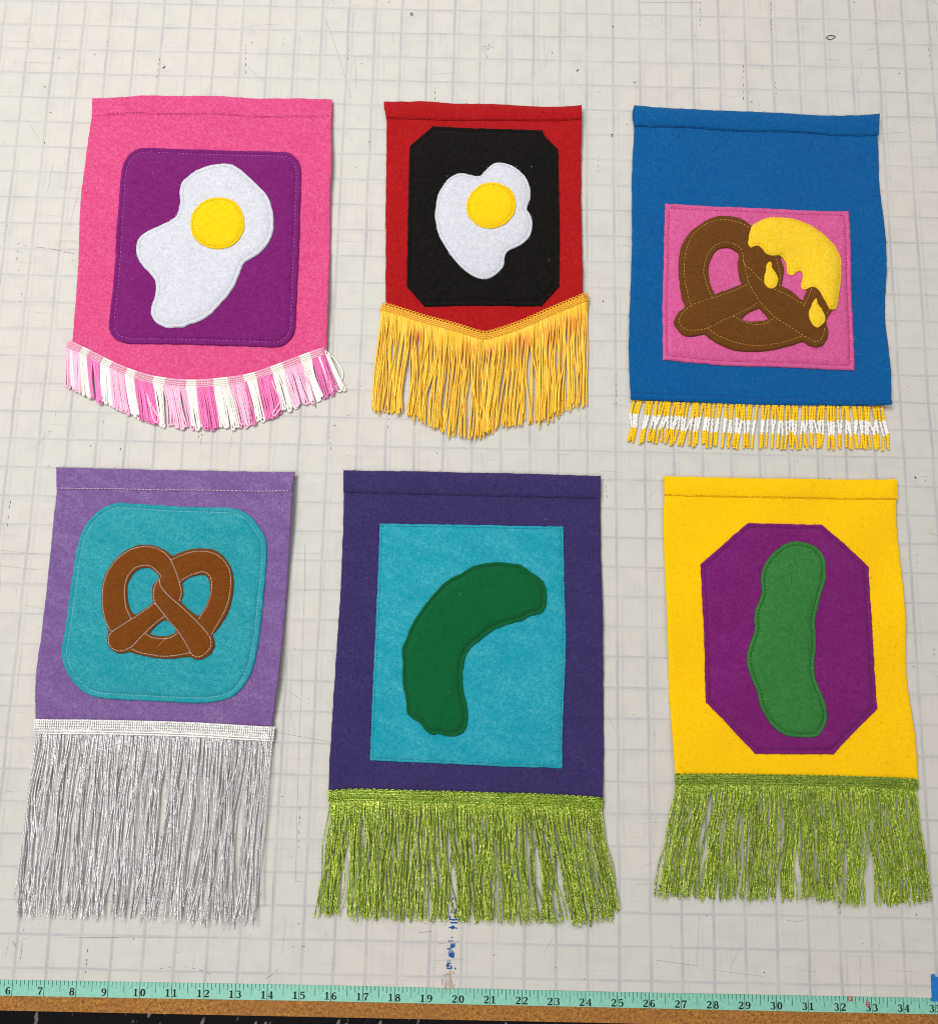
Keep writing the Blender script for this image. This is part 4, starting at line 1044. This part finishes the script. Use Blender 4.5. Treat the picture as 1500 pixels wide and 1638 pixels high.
def heading(root, under, name, key, h, mats, cords, picot=0.0, picot_gap=0.2, r=0.03, segs=None, z0=0.085, rib=0.0, rib_to=None):
    """The woven band a fringe hangs from: a strip, cords along it and small loops on its upper edge."""
    c = Curve(Q[key + '_fr'])
    n = int(c.L / 0.03)
    u = np.linspace(0, 1, n)
    P, N = c(u), c.normal(u)
    mb = MB()
    z = z0 + 0.012 * np.sin(u * 23) + 0.03 + under(P) * np.clip(np.minimum(u, 1 - u) / 0.02, 0.4, 1)
    rows = [(0.0, -0.03), (0.03, 0.0), (h - 0.03, 0.0), (h, -0.06)]
    verts = np.concatenate([np.c_[P + N * o, z + dz] for o, dz in rows])
    q = np.array([[k * n + i, (k + 1) * n + i, (k + 1) * n + i + 1, k * n + i + 1] for k in range(3) for i in range(n - 1)])
    si = np.zeros(n, int)
    if segs is not None:
        si = np.clip(np.searchsorted(segs, u) - 1, 0, None)
        si = np.array([1 if (s_ % 2) else 0 for s_ in si])
    for m in set(si.tolist()):
        sel = np.array([si[i] == m for k in range(3) for i in range(n - 1)])
        mb.add(verts, q[sel], m)
    for o, rr, lob, pit in cords:
        pth = np.c_[P + N * o, z + 0.004 + rr * 0.4]
        if segs is None:
            mb.tube(pth, rr, 6, 0, lob, pit)
        else:
            for a, b in zip(segs[:-1], segs[1:]):
                s_ = (u >= a - 0.002) & (u <= b + 0.002)
                if s_.sum() > 3:
                    mb.tube(pth[s_], rr, 6, 1 if (list(segs).index(a) % 2) else 0, lob, pit)
    if rib:
        for uu in np.arange(rib / 2, c.L, rib) / c.L:
            pp, nn = c(np.array([uu]))[0], c.normal(np.array([uu]))[0]
            zz = float(np.interp(uu, u, z))
            m = int(si[min(n - 1, int(uu * n))])
            t_ = np.linspace(0.02, (rib_to or h) - 0.01, 5 if rib_to is None else 14)
            mb.tube(np.c_[pp[None] + nn[None] * t_[:, None], np.full(len(t_), zz + (0.012 if rib_to is None else 0.02))], r * 0.7 if rib_to is None else r * (1 + 0.25 * np.cos(t_ * 74)), 5, m)
    if picot:
        for uu in np.arange(picot_gap / 2, c.L, picot_gap) / c.L:
            pp, nn = c(np.array([uu]))[0], c.normal(np.array([uu]))[0]
            tg = np.array([-nn[1], nn[0]])
            zz = float(np.interp(uu, u, z))
            a = np.linspace(-0.35, math.pi + 0.35, 9)
            pts = pp[None] + tg[None] * (np.cos(a) * picot_gap * 0.4)[:, None] - nn[None] * (np.sin(a) * picot)[:, None] + nn[None] * 0.02
            mb.tube(np.c_[pts, zz + 0.01 + 0.01 * np.sin(a)], r * 0.75, 5, int(si[min(n - 1, int(uu * n))]))
    c.z = lambda q: float(np.interp(q, u, z))
    return mb.build(name, mats, root), c


def strands(fr, key, c, h, n, groups, tight, mat, r, pitch, lobes, seed, wob=0.03, ring=0.025, smooth_=True, cross=0.12, lenvar=0.03, pile=0.08, sides=6, end_flare=0.0, bias=1.15, gw=0.03, w2=1.0, gaps=()):
    rng = np.random.RandomState(seed)
    e = Curve(Q[key + '_end'])
    u, v, grp = clumped(n, groups, tight, rng, gaps)
    ng = groups + 4 + len(gaps)
    gA, gP, gR, gS = rng.normal(0, 1, ng), rng.uniform(0, 6.28, ng), rng.uniform(0.0, 0.55, ng), rng.uniform(0.5, 0.85, ng)
    u = u * 0.988 + 0.006
    for i in range(n):
        uu, vv = u[i], v[i]
        if rng.rand() < cross:
            vv += float(np.clip(rng.normal(0, 0.02), -0.03, 0.03))
        vv = min(max(vv, -0.012), 1.012)
        a = c(np.array([uu]))[0] + c.normal(np.array([uu]))[0] * (h - 0.06)
        direct = e(np.array([uu]))[0]
        b = e(np.array([vv]))[0]
        fac = 1 + rng.normal(0, lenvar) - (0.12 * rng.rand() if rng.rand() < 0.1 else 0)
        L = np.linalg.norm(b - a)
        N = max(8, int(L / ring))
        s = np.linspace(0, 1, N)
        gi = grp[i]
        w1 = np.clip(s / gS[gi], 0, 1)**bias * 0.98
        w1 = w1 - gR[gi] * np.clip((s - gS[gi]) / (1 - gS[gi]), 0, 1)**1.3
        tgt = direct[None] * (1 - w1[:, None]) + b[None] * w1[:, None]
        P = a[None] * (1 - s[:, None]) + (a[None] + (tgt - a[None]) * fac) * s[:, None]
        dirn = (b - a) / L
        nn = np.array([-dirn[1], dirn[0]])
        A1, A2, ph1, ph2 = rng.normal(0, wob), rng.normal(0, wob * 0.5) * w2, rng.uniform(0, 6.28), rng.uniform(0, 6.28)
        off = (A1 * np.sin(s * 3.6 + ph1) - A1 * math.sin(ph1) + A2 * np.sin(s * 9 + ph2) - A2 * math.sin(ph2)) * np.clip(s * 3, 0, 1)
        off = off + gw * gA[gi] * (np.sin(s * 4.2 + gP[gi]) - math.sin(gP[gi])) * np.clip(s * 2.5, 0, 1)
        off = off + end_flare * rng.normal(0, 1) * np.clip((s - 0.78) / 0.22, 0, 1)**1.5
        off = off * (0.35 + 0.65 * min(1, min(uu, 1 - uu) / 0.06))
        P = P + nn[None] * off[:, None]
        lev = r + rng.rand() * pile
        zt = c.z(uu) - 0.01
        z = lev + (zt - lev) * np.exp(-(s * L / 0.45)**1.3)
        z = z + 0.02 * np.sin(s * 5 + ph2) * np.clip(s * 4, 0, 1) * (pile > 0.05)
        z = np.maximum(z, r * 0.9)
        mb = MB()
        mb.tube(np.c_[P, z], r * rng.uniform(0.9, 1.1), sides, 0, lobes, pitch * rng.uniform(0.9, 1.1), rng.uniform(0, 6))
        mb.build('strand', mat, fr, smooth=smooth_, along=True)


# --- pink banner
pk, body, hem = banner('a', 'pink felt banner with a long fried egg on purple and a looped fringe', M['a'], (0.02, 0.16), 0.09, hem_bulge=0.02, seed=21)
hl = smooth(Q['a_hem'], False, 0.1)
stitches('hem_stitching', [hl + np.array([0, 0.035])], hem, M['t_magenta'], body.o, 0.06, 0.05, 0.009, skip=0.15)
pn, sl = patch('panel', 'a_panel', body, M['purple'], pk, 0.18)
stitches('panel_stitching', [sl], pn, M['t_purple'], pn.o, 0.085, 0.055, 0.0095, closed=True, skip=0.08)
eg, sl = patch('egg_white', 'a_egg', pn, M['white'], pk, 0.13, dep=0.03)
stitches('egg_stitching', [sl], eg, M['t_grey'], eg.o, 0.05, 0.05, 0.008, closed=True)
yk, sl = patch('yolk', 'a_yolk', eg, M['yolk'], pk, 0.085, dep=0.035)
stitches('yolk_stitching', [sl], yk, M['t_yolk'], yk.o, 0.08, 0.03, 0.009, closed=True)
segs = np.array(Q['a_seg'])
fr, c = heading(pk, body.base, 'fringe', 'a', 0.28, [M['y_head'], M['y_cream']], [(0.04, 0.03, 0.3, 0.07), (0.12, 0.026, 0.3, 0.07), (0.19, 0.026, 0.3, 0.07), (0.255, 0.03, 0.3, 0.07)], 0.02, 0.06, 0.022, segs, rib=0.055)
e = Curve(Q['a_end'])
rng = np.random.RandomState(5)
KIND = ['y_lpink', 'y_cream', 'y_hot', 'y_cream']


def loop_cord(p, mat, r=0.034):
    mb = MB()
    mb.tube(p, r, 7, 0, 0.22, 0.075, rng.rand() * 6, n_lobes=3)
    o = mb.build('yarn_loop', mat, fr)
    return o


for si in range(len(segs) - 1):
    kd = KIND[si % 4]
    a0, a1 = segs[si], segs[si + 1]
    n = max(3, int(round((a1 - a0) * c.L / 0.074)))
    for i in range(n):
        uu = a0 + (a1 - a0) * (i + 0.5) / n
        half = 0.024 / c.L * rng.uniform(0.7, 1.3)
        vv = uu + rng.normal(0, 0.004) + 0.004 * math.sin(si * 1.7)
        w_ = rng.uniform(0.035, 0.06) / e.L
        k = rng.uniform(0.92, 1.04)
        pt = []
        t1, t2 = c(np.array([uu - half]))[0] + c.normal(np.array([uu]))[0] * 0.24, c(np.array([uu + half]))[0] + c.normal(np.array([uu]))[0] * 0.24
        b1, b2 = e(np.array([vv - w_]))[0], e(np.array([vv + w_]))[0]
        b1, b2 = t1 + (b1 - t1) * k, t2 + (b2 - t2) * k
        s = np.linspace(0, 0.93, 16)
        bow = rng.normal(0, 0.03)
        lat = np.array([1.0, 0.1])
        zl = 0.035 + rng.rand() * 0.07
        zz = zl + (c.z(uu) - zl) * np.exp(-s * 4)
        d1 = t1[None] + (b1 - t1)[None] * s[:, None] + lat[None] * (bow * np.sin(s * 3.1))[:, None]
        d2 = t2[None] + (b2 - t2)[None] * s[:, None] + lat[None] * (bow * np.sin(s * 3.1))[:, None]
        mid, rad = (d1[-1] + d2[-1]) / 2, np.linalg.norm(d2[-1] - d1[-1]) / 2
        dn = (b1 + b2) / 2 - (t1 + t2) / 2
        dn /= np.linalg.norm(dn)
        ac = np.linspace(0, math.pi, 9)[1:-1]
        sd = (d2[-1] - d1[-1]) / (2 * rad)
        arc = mid[None] - sd[None] * (np.cos(ac) * rad)[:, None] + dn[None] * (np.sin(ac) * max(rad, 0.04))[:, None]
        P = np.concatenate([np.c_[d1, zz], np.c_[arc, np.full(7, zz[-1])], np.c_[d2[::-1], zz[::-1] + 0.012]])
        kk = KIND[(si + rng.choice([-1, 1])) % 4] if rng.rand() < 0.035 else kd
        loop_cord(resample(P, 0.022), M[kk])
for key, mat in (('a_stray', 'y_cream'), ('a_stray2', 'y_lpink'), ('a_stray3', 'y_lpink')):
    p = smooth(Q[key], False, 0.03)
    z = np.interp(np.linspace(0, 1, len(p)), [0, 0.25, 0.6, 1], [0.13, 0.12 if key != 'a_stray' else 0.05, 0.14 if key != 'a_stray' else 0.04, 0.13 if key != 'a_stray' else 0.05])
    loop_cord(np.c_[p, z], M[mat], 0.03)

# --- red banner
rd, body, hem = banner('b', 'red felt banner with a rounded fried egg on black and a pointed golden fringe', M['b'], (0.06, 0.12), 0.09, hem_bulge=0.07, seed=32)
stitches('hem_stitching', [smooth(Q['b_hem'], False, 0.1) + np.array([0, 0.03])], hem, M['t_maroon'], body.o, 0.1, 0.03, 0.007, skip=0.25)  # dark thread also draws the shadow line under the hem
pn, sl = patch('panel', 'b_panel', body, M['black'], rd, 0.16, seed=6)
eg, sl = patch('egg_white', 'b_egg', pn, M['white'], rd, 0.1, dep=0.025, seed=7)
stitches('egg_stitching', [sl], eg, M['t_grey'], eg.o, 0.05, 0.05, 0.008, closed=True)
yk, sl = patch('yolk', 'b_yolk', eg, M['yolk'], rd, 0.085, dep=0.035, seed=8)
stitches('yolk_stitching', [sl], yk, M['t_yolk'], yk.o, 0.08, 0.03, 0.009, closed=True)
fr, c = heading(rd, body.base, 'fringe', 'b', 0.27, [M['y_gold2']], [(0.06, 0.03, 0.35, 0.09), (0.13, 0.026, 0.35, 0.07), (0.2, 0.03, 0.35, 0.09)], 0.075, 0.125, 0.026, rib=0.06)
strands(fr, 'b', c, 0.27, 205, 14, (0.62, 0.96), M['y_gold'], 0.0315, 0.09, 0.22, 41, wob=0.05, ring=0.03, lenvar=0.022, gaps=((0.15, 0.007), (0.27, 0.01), (0.44, 0.02), (0.555, 0.009), (0.73, 0.007), (0.88, 0.006)), pile=0.14, cross=0.2)

# --- blue banner
bl, body, hem = banner('c', 'blue felt banner with a cheese dipped pretzel on pink and a beaded fringe', M['c'], (0.08, 0.14), 0.1, bottom=smooth(Q['c_body_bot'], False, 0.09), hem_bulge=0.08, seed=43)
h2 = smooth(Q['c_hem2'], False, 0.09)
bb = smooth(Q['c_body_bot'], False, 0.09)[::-1] - np.array([0, 0.01])
lp = np.array([q for q in h2] + [q for q in bb[::-1]])
lp = np.array([q for i, q in enumerate(lp) if i == 0 or np.linalg.norm(q - lp[i - 1]) > 0.03])
lh = Felt('lower_hem', [lp], 0.07, lambda P: body.top(P) - 0.005, M['c'], body.o, spacing=0.12, edge=0.06, seed=77)
stitches('hem_stitching', [h2 - np.array([0, 0.035])], lh, M['t_navy'], body.o, 0.1, 0.03, 0.008, skip=0.2)  # dark thread doubles as the painted shadow line along the lower hem
stitches('hem_stitching', [smooth(Q['c_hem'], False, 0.1) + np.array([0, 0.03])], hem, M['t_navy'], body.o, 0.1, 0.03, 0.008, skip=0.2)  # same for the upper hem: seam thread plus painted-in shadow line
pn, sl = patch('panel', 'c_panel', body, M['cpink'], bl, 0.16, seed=9)
stitches('panel_stitching', [sl], pn, M['t_magenta'], pn.o, 0.075, 0.045, 0.011, closed=True)
gs = [(smooth(l, False, 0.08), 0.022, 0.035) for l in Q['c_st']]
pz, sl = patch('pretzel', 'c_pretzel', pn, M['brown'], bl, 0, ('c_hole1', 'c_hole2', 'c_hole3'), grooves=gs, seed=10)
stitches('pretzel_stitching', [g[0] for g in gs], pz, M['t_gold'], pz.o, 0.085, 0.04, 0.0105)


class Over:
    """base for a piece that lies half on one felt, half on another"""
    def __init__(self, a, b):
        self.a, self.b = a, b

    def top(self, P):
        P = np.asarray(P)
        d = loop_dist(P, self.a.loops)
        ins = inside(P, self.a.loops)
        k = np.where(ins, np.clip(d / 0.12, 0, 1) * 0.5 + 0.5, np.clip(0.5 - d / 0.3, 0, 1))
        za = self.b.top(P) + 0.068
        return self.b.top(P) * (1 - k) + np.maximum(za, np.where(ins, self.a.top(P), 0)) * k


ch, sl = patch('cheese', 'c_cheese', Over(pz, pn), M['cheese'], bl, 0.07, dep=0.02, puff=0.02, seed=11)
stitches('cheese_stitching', [sl], ch, M['t_yolk'], ch.o, 0.06, 0.06, 0.008, closed=True, skip=0.2)
for dk in ('c_drop1', 'c_drop2'):
    dr, sl = patch('cheese_drop', dk, pz, M['cheese'], bl, 0.07, dep=0.015, puff=0.01, seed=12)
    stitches('drop_stitching', [sl], dr, M['t_yolk'], dr.o, 0.05, 0.06, 0.007, closed=True, skip=0.3)
mb = MB()
bt = Curve(Q['c_body_bot'][::-1])
e = Curve(Q['c_end'])
u = np.linspace(0.01, 0.99, 240)
P = bt(u)
mb.tube(np.c_[P + np.stack([np.zeros(240), -0.055 + 0.035 * np.sin(u * 31) + 0.02 * np.sin(u * 77)], 1), np.full(240, 0.05)], 0.016, 6)
fr = mb.build('fringe', M['t_white'], bl)
rng = np.random.RandomState(17)
nb = 88
tops = []
for k in range(nb // 2):
    uu = (k + 0.5 + rng.normal(0, 0.12)) / (nb // 2) * 0.98 + 0.01
    sp = rng.choice([0.0015, 0.004, 0.008])
    tops += [uu - sp, uu + sp]
for i in range(nb):
    ub = (i + 0.5 + rng.normal(0, 0.62)) / nb
    a = bt(np.array([tops[i]]))[0] + np.array([0, -0.03])
    b = e(np.array([ub]))[0]
    b = a + (b - a) * rng.uniform(0.93, 1.04)
    k1 = a + (b - a) * 0.34 + np.array([rng.normal(0, 0.035), 0])
    k2 = a + (b - a) * 0.67 + np.array([rng.normal(0, 0.04), 0])
    path = np.concatenate([np.linspace(a, k1, 8)[:-1], np.linspace(k1, k2, 8)[:-1], np.linspace(k2, b, 8)])
    lev = 0.046 + 0.05 * rng.rand()
    z = np.linspace(0.06, lev, len(path))
    p3 = resample(np.c_[path, z], 0.0525)
    s = np.linspace(0, 1, len(p3))
    wav = 0.012 * np.sin(s * 50 + rng.rand() * 6) * ((s > 0.34) & (s < 0.68))
    p3[:, 0] += wav
    mb = MB()
    sh = rng.normal(0, 0.012)
    for j in range(len(p3)):
        t_ = p3[min(j + 1, len(p3) - 1)] - p3[max(j - 1, 0)]
        white = 0.345 + sh < s[j] < 0.675 + sh
        mb.ball(p3[j], 0.048 * rng.uniform(0.92, 1.08), t_ + rng.normal(0, 0.006, 3), 1 if white else 0, 0.6)
    mb.build('bead_string', [M['bead_y'], M['bead_w']], fr)

# --- lilac banner
lc, body, hem = banner('d', 'lilac felt banner with a pretzel on rounded teal and a long silver fringe', M['d'], (0.03, 0.2), 0.1, hem_bulge=0.02, seed=54)
hl = smooth(Q['d_hem'], False, 0.1)
stitches('hem_stitching', [hl + np.array([0, 0.03])], hem, M['t_white'], body.o, 0.075, 0.05, 0.0125)
pn, sl = patch('panel', 'd_panel', body, M['teal'], lc, 0.17, seed=13)
stitches('panel_stitching', [sl], pn, M['t_teal_l'], pn.o, 0.06, 0.05, 0.0125, closed=True)
gs = [(smooth(l, False, 0.08), 0.016, 0.03) for l in Q['d_st']]
pz, sl = patch('pretzel', 'd_pretzel', pn, M['brown2'], lc, 0, ('d_hole1', 'd_hole2', 'd_hole3'), grooves=gs, puff=0.015, seed=14)
stitches('pretzel_stitching', [g[0] for g in gs], pz, M['t_white'], pz.o, 0.065, 0.04, 0.0125)
p = smooth(Q['d_hair'], False, 0.04)
mb = MB()
mb.tube(np.c_[p, [(pz.z(*q) or 0.2) + 0.012 for q in p]], 0.005, 4)
mb.build('loose_thread', M['t_gold'], pz.o)
fr, c = heading(lc, body.base, 'fringe', 'd', 0.47, [M['silver2']], [(0.34, 0.032, 0.3, 0.09), (0.415, 0.032, 0.3, 0.09)], 0.03, 0.07, 0.034, rib=0.07, rib_to=0.29)
strands(fr, 'd', c, 0.47, 190, 30, (0.6, 1.0), M['silver'], 0.0215, 0.085, 0.34, 61, wob=0.1, gw=0.045, ring=0.021, smooth_=False, lenvar=0.016, pile=0.19, cross=0.55, end_flare=0.1, sides=5)

# --- violet banner
vi, body, hem = banner('e', 'dark violet felt banner with a curved dark pickle on turquoise and lime fringe', M['e'], (0.03, 0.13), 0.11, hem_bulge=0.05, seed=65)
stitches('hem_stitching', [smooth(Q['e_hem'], False, 0.1) + np.array([0, 0.03])], hem, M['t_indigo'], body.o, 0.1, 0.03, 0.007, skip=0.25)  # seam thread kept dark to stand in for shade in the hem groove
pn, sl = patch('panel', 'e_panel', body, M['teal2'], vi, 0.085, dep=0.02, puff=0.015, seed=15)
stitches('panel_stitching', [sl], pn, M['t_teal'], pn.o, 0.05, 0.04, 0.0095, closed=True)
pc, sl = patch('pickle', 'e_pickle', pn, M['dgreen'], vi, 0.12, dep=0.065, seed=16)
stitches('pickle_stitching', [sl], pc, M['t_dgreen'], pc.o, 0.06, 0.03, 0.01, closed=True)
fr, c = heading(vi, body.base, 'fringe', 'e', 0.34, [M['lime_head']], [(0.03, 0.03, 0.4, 0.1), (0.12, 0.03, 0.4, 0.1), (0.3, 0.028, 0.4, 0.1)], 0.05, 0.2, 0.03, rib=0.065)
strands(fr, 'e', c, 0.34, 292, 12, (0.8, 0.98), gaps=((0.07, 0.008), (0.25, 0.011), (0.355, 0.015), (0.43, 0.014), (0.595, 0.015), (0.73, 0.009), (0.8, 0.01), (0.93, 0.008)), mat=M['lime'], r=0.0255, pitch=0.11, lobes=0.36, seed=71, wob=0.07, gw=0.05, w2=1.7, bias=1.7, ring=0.026, smooth_=False, lenvar=0.016, pile=0.2, cross=0.2, end_flare=0.035, sides=6)

# --- yellow banner
ye, body, hem = banner('f', 'bright yellow felt banner with an upright pickle on a purple octagon', M['f'], (0.08, 0.14), 0.1, hem_bulge=0.04, seed=76)
stitches('hem_stitching', [smooth(Q['f_hem'], False, 0.1) + np.array([0, 0.03])], hem, M['t_yolk'], body.o, 0.1, 0.03, 0.007, skip=0.25)  # darker thread also stands in for shade along the hem seam
pn, sl = patch('panel', 'f_panel', body, M['purple2'], ye, 0.14, dep=0.05, seed=17)
stitches('panel_stitching', [sl], pn, M['t_plum'], pn.o, 0.07, 0.035, 0.013, closed=True)
pc, sl = patch('pickle', 'f_pickle', pn, M['green'], ye, 0.12, dep=0.045, seed=18)
stitches('pickle_stitching', [sl], pc, M['t_green'], pc.o, 0.07, 0.04, 0.015, closed=True)
fr, c = heading(ye, body.base, 'fringe', 'f', 0.32, [M['lime_head2']], [(0.03, 0.03, 0.4, 0.1), (0.1, 0.03, 0.4, 0.1), (0.17, 0.03, 0.4, 0.1), (0.25, 0.03, 0.4, 0.1)], 0.045, 0.2, 0.03, rib=0.08)
strands(fr, 'f', c, 0.32, 285, 12, (0.8, 0.98), gaps=((0.07, 0.009), (0.155, 0.01), (0.23, 0.007), (0.45, 0.005), (0.68, 0.022), (0.785, 0.017), (0.91, 0.01)), mat=M['lime2'], r=0.0255, pitch=0.11, lobes=0.36, seed=81, wob=0.07, gw=0.05, w2=1.7, bias=1.7, ring=0.026, smooth_=False, lenvar=0.016, pile=0.2, cross=0.2, end_flare=0.035, sides=6)

# --- lint and thread ends lying on the banners
for root, faces, n in ((pk, 'A', 3), (rd, 'B', 4), (lc, 'D', 3), (vi, 'E', 6), (bl, 'C', 4)):
    rr = np.random.RandomState(n * 7 + len(faces))
    box = np.array(Q[faces.lower() + '_panel'])
    lo, hi = box.min(0) + 0.4, box.max(0) - 0.4
    mb = MB()
    bpy.context.view_layer.update()
    dg = bpy.context.evaluated_depsgraph_get()
    for i in range(n + 1):
        q = rr.uniform(lo - 0.9, hi + 0.9)
        a = rr.uniform(0, 6.28)
        L = rr.uniform(0.02, 0.12)
        pts = []
        for t in (0, 0.5, 1):
            xy = q + L * t * np.array([math.cos(a + t), math.sin(a + t)])
            hit = scene.ray_cast(dg, Vector((xy[0], xy[1], 3)) * S, Vector((0, 0, -1)))
            pts.append((xy[0], xy[1], (hit[1].z / S if hit[0] else 0.2) + 0.008))
        mb.tube(pts, 0.005, 4)
    mb.build('lint', M['t_grey'], root, kind='stuff')

for o in scene.objects:
    if 'base' in o:
        del o['base']
